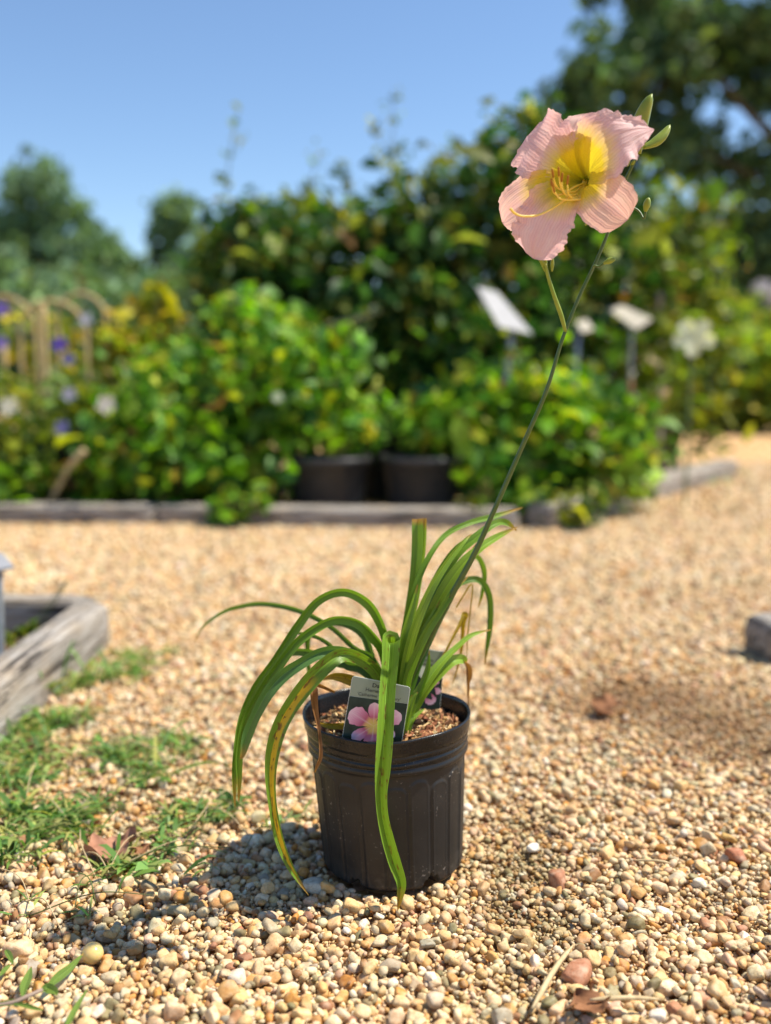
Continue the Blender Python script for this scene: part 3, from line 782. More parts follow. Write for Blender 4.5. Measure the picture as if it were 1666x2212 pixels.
for (x, y, rr, c, Y) in [(4, 668, 0.035, (0.20, 0.14, 0.55), 3.9), (4, 742, 0.03, (0.22, 0.16, 0.6), 3.9), (130, 744, 0.034, (0.13, 0.08, 0.5), 3.8), (150, 776, 0.026, (0.17, 0.12, 0.5), 3.8),
                         (135, 924, 0.03, (0.22, 0.2, 0.5), 3.5), (150, 852, 0.028, (0.45, 0.42, 0.6), 3.5), (20, 878, 0.036, (0.8, 0.76, 0.66), 3.45), (230, 874, 0.036, (0.75, 0.68, 0.68), 3.45), (186, 690, 0.03, (0.5, 0.5, 0.65), 3.9), (600, 858, 0.02, (0.7, 0.75, 0.6), 3.35)]:
    blossom(PY(x, y, Y), rr, c, M_BLOSSOM, LOWP)
wf = empty("white_flower", G(1486, 945), "white blossom on a tall grey green stalk right of the olive shrub", "flower")
wp = PY(1500, 732, 3.62)
blossom(wp, 0.080, (0.72, 0.76, 0.66), M_BLOSSOM, wf, (-0.35, -1, 0.45), 5, "blossom", 0.35)
tube("stalk", [wp + np.array([0, 0.02, 0]), PY(1490, 850, 3.7), np.array([PY(1486, 940, 3.75)[0], 3.75, -0.01])], 0.005, plain("grey_green_stalk", (0.12, 0.19, 0.09)), wf, 7, 5)
pf = empty("pale_flower", (4.2, 10.4, 0), "pale mauve flower head at the right edge below the big tree", "flower")
for d in range(6):
    blossom(PY(1652 + random.uniform(-14, 18), 632 + random.uniform(-16, 16), 10.2), 0.10, (0.5, 0.45, 0.55), M_BLOSSOM, pf, (random.uniform(-.5, .5), -1, .6), 5)
tube("stalk", [PY(1652, 640, 10.25), np.array([PY(1652, 640, 10.25)[0], 10.3, 0])], 0.02, M_STEM, pf, 6)

# ----------------------------------------------------------------- the pot
def pot_mat():
    k = N("black_nursery_plastic"); p = k.pos()
    c = k.mix(k.ramp(k.noise(25, 4, 0.6, p), [(0.4, 0.0), (0.75, 1.0)]), (0.0175, 0.0168, 0.0168), (0.030, 0.0285, 0.028))
    sp = k.ramp(k.noise(330, 2, 0.5, p), [(0.66, 0.0), (0.71, 1.0)])
    zone = k.ramp(k.noise(17, 2, 0.5, p), [(0.45, 0.0), (0.62, 1.0)])
    c = k.mix(k.math('MULTIPLY', sp, k.math('MULTIPLY', zone, 0.85)), c, (0.26, 0.23, 0.20))
    dz = k.n("SeparateXYZ"); k.l(p, dz.inputs[0])
    low = k.math('MULTIPLY', k.ramp(k.math('MULTIPLY', dz.outputs[2], 10), [(0.05, 0.7), (0.3, 0.0)]), k.ramp(k.noise(120, 4, 0.6, p), [(0.45, 0.0), (0.7, 1.0)]))
    c = k.mix(low, c, (0.10, 0.085, 0.07))
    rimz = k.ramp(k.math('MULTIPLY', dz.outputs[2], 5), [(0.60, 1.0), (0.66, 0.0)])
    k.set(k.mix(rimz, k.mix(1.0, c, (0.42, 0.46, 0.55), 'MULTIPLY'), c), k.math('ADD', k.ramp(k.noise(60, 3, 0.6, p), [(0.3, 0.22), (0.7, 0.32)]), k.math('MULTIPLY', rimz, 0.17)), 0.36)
    k.bump(k.noise(700, 2, 0.5, p), 0.12, 0.0006)
    return k.m
M_POT = pot_mat()
POT = empty("plant_pot", (PX, PYC, 0.001), "small black fluted nursery pot holding the daylily, standing on the gravel", "plant pot")
def shear(z): return -0.046 * z          # the pot leans a little to the left
def pot_body():
    na = 400
    th = np.linspace(0, 2 * math.pi, na, endpoint=False)
    rows = [(0.0600, 0.001), (0.0690, 0.0012), (0.0702, 0.003)]
    zb = np.linspace(0.005, 0.1185, 74)
    rows += [(0.0704 + 0.0066 * (z / 0.122), z) for z in zb]
    rows += [(0.0772, 0.1205), (0.0785, 0.1220), (0.0805, 0.1228), (0.0816, 0.1245), (0.0817, 0.1270), (0.0806, 0.1288), (0.0803, 0.1300), (0.0811, 0.1315), (0.0818, 0.1335), (0.0815, 0.1352),
             (0.0806, 0.1364), (0.0806, 0.1374), (0.0816, 0.1385), (0.0822, 0.1400), (0.0820, 0.1420), (0.0816, 0.1432), (0.0818, 0.1442), (0.0832, 0.1456), (0.0842, 0.1480), (0.0845, 0.1530), (0.0850, 0.1568), (0.0855, 0.1586), (0.0850, 0.1600), (0.0838, 0.1604), (0.0826, 0.1595),
             (0.0818, 0.1560), (0.0812, 0.1480), (0.0790, 0.1400), (0.0785, 0.1300), (0.0760, 0.1200)]
    R = np.array([r for r, z in rows])[:, None] * np.ones(na); Z = np.array([z for r, z in rows])[:, None] * np.ones(na)
    T = np.ones(len(rows))[:, None] * th
    np_ = 20
    ph = ((T + 0.07) / (2 * math.pi) * np_) % 1.0 - 0.5
    idx = np.floor((T + 0.07) / (2 * math.pi) * np_).astype(int)
    X = ph * 2 * math.pi / np_ * 0.0745
    hw = 0.0092; topz = np.where(idx % 2 == 0, 0.1135, 0.1085)
    rr = 0.0075
    qx = np.abs(X) - (hw - rr); qz = Z - (topz - rr)
    sd = np.where((qx > 0) & (qz > 0), np.hypot(np.maximum(qx, 0), np.maximum(qz, 0)) - rr, np.maximum(qx, qz) - rr)
    body = (Z > 0.004) & (Z < 0.119)
    ridge = 0.0011 * np.exp(-(sd / 0.0008) ** 2) + 0.0010 / (1 + np.exp(np.clip(sd / 0.0005, -40, 40)))
    R = R + np.where(body, ridge, 0)
    # dents of soft plastic, and the rim pushed in at the front right
    R = R + 0.0006 * np.sin(2 * T + 0.4) + 0.0005 * np.sin(3 * T + 1.2) * (Z / 0.16)
    dent = np.exp(-((T - math.radians(294)) / 0.16) ** 2) * np.exp(-((Z - 0.146) / 0.014) ** 2)
    R = R - 0.0022 * dent
    Z = Z + np.where(Z > 0.13, 0.0010 * np.sin(2 * T + 2.0) + 0.0006 * np.sin(5 * T), 0)
    # drainage notches broken into the foot
    for ang, wd, hh in ((239, 0.11, 0.010), (302, 0.12, 0.013), (30, 0.12, 0.012), (120, 0.12, 0.012), (180, .1, .01)):
        e = np.abs(((T - math.radians(ang) + math.pi) % (2 * math.pi)) - math.pi) / wd
        hole = (e < 1) & (Z < hh * (1 - 0.5 * e ** 2) * (1 + 0.2 * np.sin(T * 60)))
        R = np.where(hole, R - 0.013, R)
    x = PX + R * np.cos(T) + shear(Z); y = PYC + R * np.sin(T)
    v = np.stack([x, y, Z + 0.001], 2).reshape(-1, 3)
    m = len(rows)
    i, j = np.meshgrid(np.arange(m - 1), np.arange(na), indexing='ij')
    f = np.stack([i * na + j, i * na + (j + 1) % na, (i + 1) * na + (j + 1) % na, (i + 1) * na + j], 2).reshape(-1, 4)
    return link("pot_wall", mesh("pot_wall", v, f), M_POT, POT)
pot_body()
SOILZ = 0.1415
def soil_z(x, y):
    d = np.hypot(x - PX + 0.006, y - PYC)
    return SOILZ + 0.006 * np.exp(-(d / 0.05) ** 2) + 0.0025 * fbm(x * 60, y * 60, 9, 3)
def pot_soil():
    v = [(PX - 0.006, PYC, float(soil_z(PX - 0.006, PYC)))]; f = []
    rs = np.linspace(0.006, 0.0792, 14); n = 60
    for r in rs:
        for a in np.linspace(0, 2 * math.pi, n, endpoint=False):
            x, y = PX - 0.006 + r * math.cos(a), PYC + r * math.sin(a); v.append((x, y, float(soil_z(x, y))))
    f += [(0, 1 + j, 1 + (j + 1) % n) for j in range(n)]
    f += [(1 + i * n + j, 1 + (i + 1) * n + j, 1 + (i + 1) * n + (j + 1) % n, 1 + i * n + (j + 1) % n) for i in range(len(rs) - 1) for j in range(n)]
    link("potting_soil", mesh("potting_soil", v, f), M_SOIL, POT)
pot_soil()
def chip(c, l, w, h, R, col, B):
    s = np.array([[-1, -.7, -1], [1, -1, -.6], [.8, 1, -1], [-.9, .8, -.7], [-.8, -.8, .8], [.9, -.7, 1], [1, .8, .7], [-1, 1, 1]]) * (1 + 0.25 * rng.uniform(-1, 1, (8, 3)))
    B.add((s * np.array([l, w, h]) / 2) @ R.T + c, [(0, 3, 2, 1), (4, 5, 6, 7), (0, 1, 5, 4), (1, 2, 6, 5), (2, 3, 7, 6), (3, 0, 4, 7)], col)
BM = Build()
n = 950; a = rng.uniform(0, 2 * math.pi, n); r_ = 0.0745 * np.sqrt(rng.uniform(0, 1, n)); RR = rots(n, 0.5)
for i in range(n):
    x, y = PX - 0.006 + r_[i] * math.cos(a[i]), PYC + r_[i] * math.sin(a[i])
    big = rng.uniform() < 0.20
    l, w, h = (rng.uniform(.007, .015), rng.uniform(.004, .008), rng.uniform(.002, .004)) if big else (rng.uniform(.004, .011), rng.uniform(.0012, .0026), rng.uniform(.001, .002))
    c = lin([(146, 92, 66), (176, 122, 88), (120, 74, 52), (190, 140, 104)][rng.integers(4)]) if big else lin([(232, 200, 146), (214, 172, 116), (240, 214, 166), (190, 146, 96), (136, 104, 68)][rng.integers(5)])
    chip(np.array([x, y, float(soil_z(x, y)) + rng.uniform(0.0, 0.004)]), l, w, h, RR[i], c, BM)
def chip_mat():
    k = N("bark_chip"); p = k.pos()
    k.set(k.mix(k.ramp(k.noise(600, 3, 0.6, p), [(0.4, 0.0), (0.7, 0.7)]), k.attr(), (0.10, 0.06, 0.035)), 0.85, 0.1); return k.m
o = BM.done("bark_mulch", chip_mat(), POT, smooth=False); o["kind"] = "stuff"

# ----------------------------------------------------------------- plant tags
def bil(c, a, b):                   # c: TL TR BR BL, a to the right, b downwards
    return (c[0] * (1 - a) + c[1] * a) * (1 - b) + (c[3] * (1 - a) + c[2] * a) * b
def round_quad(c, th, rad=0.06, asp=0.75):
    pts = []
    for (ca, cb, a0) in ((rad, rad * asp, 180), (1 - rad, rad * asp, 270), (1 - rad, 1 - rad * asp, 0), (rad, 1 - rad * asp, 90)):
        for q in np.linspace(a0, a0 + 90, 5):
            pts.append((ca + rad * math.cos(math.radians(q)), cb + rad * asp * math.sin(math.radians(q))))
    return pts
def tag_layer(c, n, poly, off, th):
    f = np.array([bil(c, a, b) + n * off for a, b in poly]); k = len(f)
    v = np.vstack([f, f - n * th])
    return v, [tuple(range(k))[::-1], tuple(range(k, 2 * k))] + [(i, (i + 1) % k, k + (i + 1) % k, k + i) for i in range(k)]
M_TAGBACK = plain("tag_plastic", (0.74, 0.76, 0.68), 0.35, 0.5)
M_TAGHEAD = plain("tag_heading_print", (0.27, 0.31, 0.23), 0.4, 0.3)
M_TAGPHOTO = plain("tag_photo_print", (0.016, 0.024, 0.015), 0.4, 0.2, ((0.04, 0.065, 0.05), 55))
M_INK = plain("tag_ink", (0.05, 0.055, 0.045), 0.5, 0.3)
def print_mat():
    k = N("tag_flower_print"); u, v_ = k.uv()
    c = k.ramp(v_, [(0.0, lin((214, 196, 90))), (0.24, lin((216, 176, 96))), (0.38, lin((188, 92, 118))), (0.66, lin((222, 150, 176))), (1.0, lin((240, 206, 218)))])
    vein = k.ramp(k.math('ABSOLUTE', k.math('SUBTRACT', u, 0.5)), [(0.0, 1.0), (0.10, 0.0)])
    c = k.mix(k.math('MULTIPLY', vein, 0.35), c, lin((240, 214, 220)))
    st_ = k.math('SINE', k.math('MULTIPLY', u, 60.0)); c = k.mix(k.math('MULTIPLY', k.math('ADD', st_, 1.0), 0.10), c, lin((186, 90, 140)))
    k.set(c, 0.4, 0.2); return k.m
M_PRINT = print_mat()
def text_verts(s, bold=False):
    cu = bpy.data.curves.new("lettering", 'FONT'); cu.body = s; cu.align_x = 'CENTER'; cu.size = 1.0
    cu.resolution_u = 3; cu.offset = 0.025 if bold else 0.008
    ob = bpy.data.objects.new("lettering", cu); COL.objects.link(ob)
    bpy.context.view_layer.update()
    me = bpy.data.meshes.new_from_object(ob.evaluated_get(bpy.context.evaluated_depsgraph_get()))
    v = np.array([tuple(p.co) for p in me.vertices]); f = [tuple(p.vertices) for p in me.polygons]
    bpy.data.objects.remove(ob); bpy.data.curves.remove(cu); bpy.data.meshes.remove(me)
    return v, f
LINES = [("Daylily", 0.105, 0.115, True), ("Hemerocallis", 0.092, 0.195, False), ("'Catherine Woodbury'", 0.080, 0.272, False)]
def plant_tag(c, label, flower_at, fscale, rot, header=0.30, textx=0.5):
    c = np.array(c); n = nrm(np.cross(c[3] - c[0], c[1] - c[0]))
    if n[1] > 0: n = -n
    root = empty("plant_tag", c[3], label, "plant tag", "printed plant tags stuck in the pot")
    body = round_quad(c, 0.0008)
    v, f = tag_layer(c, n, body, 0, 0.0009); link("tag_card", mesh("tag_card", v, f, smooth=False), M_TAGBACK, root)
    hd = [(a * 0.985 + 0.0075, max(b, 0.008)) for a, b in body if b < 0.5] + [(0.9925, header), (0.0075, header)]
    v, f = tag_layer(c, n, hd, 0.0003, 0.0002); link("tag_heading", mesh("tag_heading", v, f, smooth=False), M_TAGHEAD, root)
    ph = [(a * 0.985 + 0.0075, b if b > 0.5 else header + 0.004) for a, b in body]
    ph = [(0.0075, header + 0.004), (0.9925, header + 0.004)] + [(a * .985 + .0075, b) for a, b in body if b > 0.5]
    v, f = tag_layer(c, n, ph, 0.0003, 0.0002); link("tag_photo", mesh("tag_photo", v, f, smooth=False), M_TAGPHOTO, root)
    asp = np.linalg.norm(c[1] - c[0]) / np.linalg.norm(c[3] - c[0])
    B = Build()
    for s, size, b0, bold in LINES:
        tv, tf = text_verts(s, bold)
        q = [bil(c, textx + p[0] * size * header / 0.30, (b0 - p[1] * size * asp) * header / 0.30) + n * 0.0005 for p in tv]
        B.add(q, tf)
    B.done("lettering", M_INK, root, smooth=False)
    # printed bloom: petals as flat print
    V, F, UV = [], [], []
    order = [(92 + rot, .86, .21), (214 + rot, .82, .22), (328 + rot, .84, .21), (28 + rot, 1.0, .33), (148 + rot, .98, .34), (268 + rot, .92, .32)]
    for kx, (ang, L, W) in enumerate(order):
        d = np.array([math.cos(math.radians(ang)), math.sin(math.radians(ang))]); s_ = np.array([-d[1], d[0]])
        ts = np.linspace(0.0, 1.0, 13); base = len(V)
        wid = np.interp(ts, [0, .2, .5, .75, .92, 1], [.12, .4, .85, 1, .7, .15]) * W
        for t, w in zip(ts, wid):
            for sgn in (-1, -.5, 0, .5, 1):
                p = d * t * L + s_ * w * sgn * (1 + 0.05 * math.sin(t * 23 + kx))
                a = flower_at[0] + p[0] * fscale; b = flower_at[1] - p[1] * fscale * asp
                V.append(bil(c, min(max(a, 0.01), 0.99), min(max(b, header + .01), 0.99)) + n * (0.00035 + 0.00004 * kx)); UV.append((sgn / 2 + .5, t))
        F += [(base + i * 5 + j, base + i * 5 + j + 1, base + (i + 1) * 5 + j + 1, base + (i + 1) * 5 + j) for i in range(12) for j in range(4)]
    link("printed_flower", mesh("printed_flower", V, F, uv=UV), M_PRINT, root)
plant_tag([P1(690, 914, .898), P1(993, 974, .892), P1(948, 1262, .884), P1(632, 1262, .888)], "upright tag with printed pink flower in front of the leaves, partly hidden by one leaf", (0.49, 0.73), 0.50, 4)
plant_tag([P1(960, 760, 1.000), P1(1171, 790, .998), P1(1146, 1090, .985), P1(930, 1090, .988)], "second printed tag standing farther back behind the leaves at the pot's right", (0.62, 0.68), 0.44, 30)

# ----------------------------------------------------------------- the daylily
def strap_mat(name, c, stripe=None, spots=0.0, dry=0.0, tip=0.9):
    k = N(name); u, v_ = k.uv(); tc = k.n("TexCoord").outputs["UV"]
    st = k.noise(1.0, 2, 0.5, k.scaled(tc, (26, 1.2, 1)))
    col = k.mix(k.ramp(st, [(0.35, 0.0), (0.68, 1.0)]), tuple(x * 0.70 for x in c), tuple(x * 1.25 for x in c))
    col = k.mix(k.math('MULTIPLY', k.noise(1.0, 3, 0.6, k.scaled(tc, (2, 9, 1))), 0.45), col, tuple(np.array(c) * np.array([1.35, 1.15, 0.8])))
    rib = k.ramp(k.math('ABSOLUTE', k.math('SUBTRACT', u, 0.5)), [(0.0, 1.0), (0.035, 0.0)])
    col = k.mix(k.math('MULTIPLY', rib, 0.7), col, tuple(np.array(c) * 1.9))
    edge = k.ramp(k.math('ABSOLUTE', k.math('SUBTRACT', u, 0.5)), [(0.46, 0.0), (0.5, 1.0)])
    col = k.mix(k.math('MULTIPLY', edge, 0.45), col, tuple(np.array(c) * 2.0))
    if stripe is not None:
        n_ = k.noise(1.0, 3, 0.6, k.scaled(tc, (1.5, 9, 1)))
        a = k.ramp(k.math('ABSOLUTE', k.math('SUBTRACT', k.math('ADD', u, k.math('MULTIPLY', n_, 0.26)), stripe[0] + 0.13)), [(stripe[1], 1.0), (stripe[1] + 0.06, 0.0)])
        b = k.ramp(v_, [(stripe[2], 0.0), (stripe[2] + 0.04, 1.0), (stripe[3], 1.0), (min(stripe[3] + 0.06, 1), 0.0)])
        col = k.mix(k.math('MULTIPLY', a, b), col, (0.62, 0.42, 0.02))
    if spots > 0:
        sp = k.ramp(k.noise(1.0, 3, 0.6, k.scaled(tc, (5, 34, 1))), [(0.60 - 0.06 * spots, 0.0), (0.66 - 0.06 * spots, 1.0)])
        zone = k.ramp(k.noise(1.0, 2, 0.5, k.scaled(tc, (3, 5, 1))), [(0.42, 0.0), (0.55, 1.0)])
        col = k.mix(k.math('MULTIPLY', sp, k.math('MULTIPLY', zone, 0.9)), col, (0.13, 0.055, 0.02))
    tp = k.ramp(k.math('ADD', v_, k.math('MULTIPLY', k.noise(1.0, 2, 0.5, k.scaled(tc, (6, 20, 1))), 0.06)), [(tip + 0.02, 0.0), (min(tip + 0.10, 1.0), 1.0)])
    col = k.mix(tp, col, (0.36, 0.22, 0.05))
    if dry > 0: col = k.mix(dry, col, (0.26, 0.12, 0.05))
    k.set(col, 0.36, 0.45)
    hb = k.math('SINE', k.math('MULTIPLY', u, 75.0))
    k.bump(k.math('ADD', k.math('MULTIPLY', hb, 0.5), st), 0.25, 0.0006)
    k.translucent(k.mix(1.0, col, (1.55, 1.5, 0.5), 'MULTIPLY'), 0.30)
    return k.m
LM = {
    "mid": strap_mat("leaf_green", (0.125, 0.245, 0.028)),
    "light": strap_mat("leaf_light_green", (0.20, 0.34, 0.04)),
    "dark": strap_mat("leaf_dark_green", (0.075, 0.16, 0.025)),
    "blue": strap_mat("leaf_bluish_green", (0.09, 0.205, 0.06), tip=0.86),
    "spot": strap_mat("leaf_spotted", (0.15, 0.285, 0.03), None, 0.6),
    "yellow": strap_mat("leaf_yellow_striped", (0.135, 0.255, 0.026), (0.36, 0.15, 0.40, 0.93), 1.0, tip=0.97),
    "gold": strap_mat("leaf_yellowing", (0.30, 0.22, 0.02), None, 0.5, tip=0.8),
    "dry": strap_mat("leaf_withered", (0.22, 0.12, 0.05), None, 0.5, 0.6),
}
LILY = empty("daylily", (PX + 0.004, PYC, SOILZ), "daylily with arching strap leaves and one tall stalk bearing a pink flower", "daylily")
CROWN_Y = 0.955
def strap(pts, mname, roll=15, fold=28, rolls=None, name="leaf", label=None, parent=LILY, conv=P1, px=5060.0, flip=1, wav=0.0):
    """pts: (x, y, width, distance) in close-up pixels"""
    W = np.array([conv(x, y, Y) for x, y, w, Y in pts]); ds = np.array([(p - CO) @ CF for p in W])
    hw = np.array([p[2] for p in pts]) * ds / px / 2
    c = catmull(np.hstack([W, hw[:, None], (np.array(rolls) if rolls is not None else np.full(len(pts), roll))[:, None]]), 9)
    path, hw, ro = c[:, :3], np.maximum(c[:, 3], 0.0002), np.radians(c[:, 4])
    T = np.gradient(path, axis=0); T /= np.linalg.norm(T, axis=1)[:, None]
    # side vector carried along smoothly
    V = CO - path; V /= np.linalg.norm(V, axis=1)[:, None]
    S = np.cross(T, V); S /= np.linalg.norm(S, axis=1)[:, None]
    for i in range(1, len(S)):
        if S[i] @ S[i - 1] < 0: S[i] = -S[i]
    for _ in range(3):
        S[1:-1] = (S[:-2] + S[1:-1] * 2 + S[2:]) / 4; S /= np.linalg.norm(S, axis=1)[:, None]
    Nn = np.cross(S, T)
    if (Nn * V).sum() < 0: Nn = -Nn
    S2 = S * np.cos(ro)[:, None] + Nn * np.sin(ro)[:, None]; N2 = Nn * np.cos(ro)[:, None] - S * np.sin(ro)[:, None]
    ss = np.array([-1, -.7, -.35, -.05, 0, .05, .35, .7, 1.0]); k = len(ss)
    vv = np.linspace(0, 1, len(path)); f0 = math.radians(fold + 10)
    hwr = hw / np.maximum(np.cos(ro) * math.cos(f0), 0.45)
    v = path[:, None, :] + S2[:, None, :] * (ss * math.cos(f0))[None, :, None] * hwr[:, None, None] + \
        N2[:, None, :] * (((np.abs(ss) - 0.45) * math.sin(f0))[None, :] * hwr[:, None])[:, :, None] * flip
    if wav:
        v = v + N2[:, None, :] * (wav * np.sin(vv * 37 + 1.3)[:, None] * ss[None, :] ** 2 * hwr[:, None])[:, :, None]
    uv = np.stack(np.broadcast_arrays((ss / 2 + .5)[None, :], vv[:, None]), 2).reshape(-1, 2)
    n_ = len(path); i, j = np.meshgrid(np.arange(n_ - 1), np.arange(k - 1), indexing='ij')
    f = np.stack([i * k + j, i * k + j + 1, (i + 1) * k + j + 1, (i + 1) * k + j], 2).reshape(-1, 4)
    o = link(name, mesh(name, v.reshape(-1, 3), f, uv=uv), LM[mname], parent)
    if label: o["label"] = label
    return o
# arching to the left
strap([(905, 1060, 30, .955), (880, 800, 38, .95), (835, 640, 44, .945), (760, 530, 48, .94), (640, 478, 42, .935), (510, 525, 42, .93), (400, 660, 46, .925), (290, 830, 46, .92), (185, 980, 50, .917), (115, 1140, 46, .915), (84, 1330, 40, .913), (74, 1470, 26, .912), (78, 1600, 4, .912)], "mid", 20, 32)
strap([(885, 1080, 34, .95), (860, 820, 44, .945), (800, 715, 46, .94), (715, 640, 44, .935), (600, 622, 42, .93), (490, 670, 46, .922), (390, 750, 46, .915), (290, 880, 48, .91), (205, 1010, 50, .907), (130, 1160, 48, .905), (98, 1330, 38, .904), (98, 1460, 26, .904), (98, 1570, 5, .904)], "mid", 25, 34)
strap([(870, 1090, 40, .945), (840, 930, 56, .94), (770, 850, 60, .93), (660, 792, 52, .92), (540, 790, 54, .91), (420, 850, 58, .90), (320, 920, 66, .895), (245, 1010, 62, .89), (180, 1130, 54, .888), (140, 1230, 54, .887), (118, 1325, 26, .886), (105, 1350, 4, .886)], "blue", 20, 18, label="broad bluish green leaf with a torn brown tip")
strap([(860, 1100, 44, .94), (845, 960, 60, .93), (800, 880, 66, .92), (720, 822, 66, .905), (640, 806, 70, .893), (560, 850, 84, .883), (460, 950, 88, .875), (370, 1070, 82, .868), (310, 1180, 80, .864), (275, 1300, 74, .861), (262, 1430, 58, .859), (272, 1580, 44, .858), (305, 1760, 46, .858), (365, 1910, 34, .858), (462, 2058, 3, .858)], "yellow", 12, 22, label="long spotted leaf with a yellow stripe reaching the gravel")
strap([(880, 1000, 30, .965), (800, 830, 30, .975), (700, 770, 26, .985), (590, 670, 24, 1.0), (470, 600, 26, 1.02), (340, 556, 26, 1.05), (200, 540, 24, 1.08), (80, 560, 20, 1.11), (0, 592, 16, 1.13), (-90, 660, 10, 1.15), (-130, 740, 3, 1.16)], "dark", 20, 30)
strap([(880, 1030, 26, .97), (810, 880, 34, .98), (785, 800, 40, .99), (745, 700, 40, 1.0), (660, 645, 38, 1.01), (570, 640, 34, 1.02), (470, 690, 30, 1.03), (455, 800, 24, 1.035), (470, 920, 20, 1.035), (515, 1035, 4, 1.035)], "dark", 15, 25)
strap([(880, 1040, 34, .96), (800, 930, 44, .965), (700, 855, 48, .97), (620, 845, 44, .975), (500, 800, 40, .98), (380, 790, 36, .985), (310, 830, 8, .99)], "dark", 30, 25)
strap([(870, 1080, 44, .95), (800, 920, 60, .955), (730, 870, 56, .96), (650, 850, 44, .965), (560, 745, 22, .975), (460, 700, 18, .98), (340, 690, 4, .99)], "dark", 20, 25)
strap([(860, 1100, 44, .94), (780, 980, 56, .94), (680, 935, 56, .935), (600, 918, 40, .93), (530, 935, 10, .925)], "gold", 20, 22, label="short yellowing leaf with a brown tip at the pot's left")
strap([(700, 1180, 44, .915), (640, 1175, 34, .912), (570, 1175, 28, .908), (505, 1160, 8, .905)], "gold", 30, 15, label="small yellow leaf lying on the mulch")
strap([(600, 1000, 12, .93), (500, 960, 22, .90), (486, 1000, 40, .888), (492, 1080, 32, .885), (512, 1180, 18, .878), (522, 1270, 18, .866), (522, 1340, 20, .862), (500, 1395, 14, .862), (494, 1420, 3, .863)], "dry", 20, 40, label="withered brown leaf hanging over the pot's left rim")
# the leaf folded over in front
strap([(900, 1080, 60, .95), (893, 900, 74, .935), (890, 790, 84, .93), (890, 737, 90, .922), (888, 745, 92, .912), (882, 850, 86, .900), (870, 980, 84, .885), (862, 1120, 84, .868), (855, 1260, 86, .858), (845, 1400, 80, .853), (838, 1520, 62, .851), (845, 1640, 58, .850), (870, 1760, 64, .850), (908, 1890, 64, .852), (942, 1990, 50, .852), (938, 2060, 34, .853), (925, 2140, 3, .853)], "spot", 8, 36, label="light green leaf folded over and hanging down the pot's front")
# up and to the right
strap([(925, 1060, 26, .96), (950, 800, 46, .96), (985, 600, 50, .962), (1015, 420, 56, .965), (1028, 260, 58, .97), (1030, 160, 58, .972), (1028, 98, 54, .975)], "mid", 10, 20, label="upright leaf cut off square at its top")
strap([(930, 1060, 22, .965), (975, 750, 30, .968), (1030, 480, 32, .972), (1058, 250, 34, .98), (1068, 95, 22, .985)], "light", 25, 28)
strap([(920, 1070, 30, .95), (932, 860, 40, .945), (980, 640, 40, .945), (1030, 430, 34, .95), (1100, 280, 28, .96), (1180, 180, 28, .98), (1300, 120, 28, 1.0), (1430, 85, 28, 1.03), (1575, 40, 4, 1.06)], "mid", 15, 26)
strap([(945, 1080, 36, .95), (975, 860, 58, .945), (1040, 640, 66, .94), (1130, 440, 66, .945), (1230, 280, 60, .95), (1340, 190, 44, .96), (1430, 125, 36, .975), (1490, 118, 32, .99), (1545, 160, 6, 1.0)], "mid", 15, 24)
strap([(955, 1080, 40, .948), (985, 880, 60, .94), (1060, 680, 62, .935), (1150, 500, 60, .935), (1250, 350, 54, .94), (1350, 255, 42, .95), (1440, 195, 34, .965), (1550, 140, 5, .98)], "light", 18, 24)
strap([(965, 1080, 44, .955), (1010, 880, 72, .955), (1090, 680, 84, .957), (1170, 520, 84, .96), (1240, 400, 60, .965), (1300, 300, 36, .97), (1400, 150, 10, .975)], "blue", 10, 22)
strap([(935, 1080, 34, .943), (950, 900, 46, .938), (1000, 720, 48, .935), (1075, 540, 44, .935), (1150, 400, 34, .94), (1225, 280, 22, .945), (1270, 215, 4, .95)], "dark", 22, 28)
strap([(950, 1080, 30, .935), (975, 930, 44, .93), (1030, 780, 42, .928), (1090, 640, 30, .93), (1150, 520, 6, .935)], "mid", 28, 28)
strap([(940, 1080, 30, .97), (990, 820, 44, .98), (1080, 600, 44, .99), (1180, 470, 38, 1.0), (1270, 425, 34, 1.01), (1350, 420, 34, 1.02), (1400, 500, 32, 1.03), (1405, 640, 30, 1.035), (1390, 760, 20, 1.04), (1378, 860, 4, 1.04)], "dark", 20, 26)
strap([(950, 1060, 24, .98), (1050, 720, 34, .99), (1180, 440, 34, 1.0), (1270, 310, 30, 1.01), (1340, 300, 28, 1.02), (1375, 380, 26, 1.03), (1365, 480, 18, 1.03), (1345, 560, 4, 1.035)], "mid", 20, 26)
strap([(938, 1080, 30, .935), (960, 880, 44, .925), (1015, 660, 46, .92), (1095, 470, 42, .922), (1180, 330, 34, .93), (1262, 225, 22, .94), (1310, 175, 4, .95)], "light", -18, 22)
strap([(915, 1060, 26, .945), (928, 880, 34, .935), (960, 700, 36, .932), (1000, 560, 30, .935), (1030, 440, 5, .94)], "light", -20, 24)
strap([(948, 1080, 32, .93), (985, 900, 44, .92), (1060, 720, 42, .915), (1140, 590, 34, .918), (1215, 480, 24, .925), (1290, 400, 4, .935)], "mid", -14, 24)
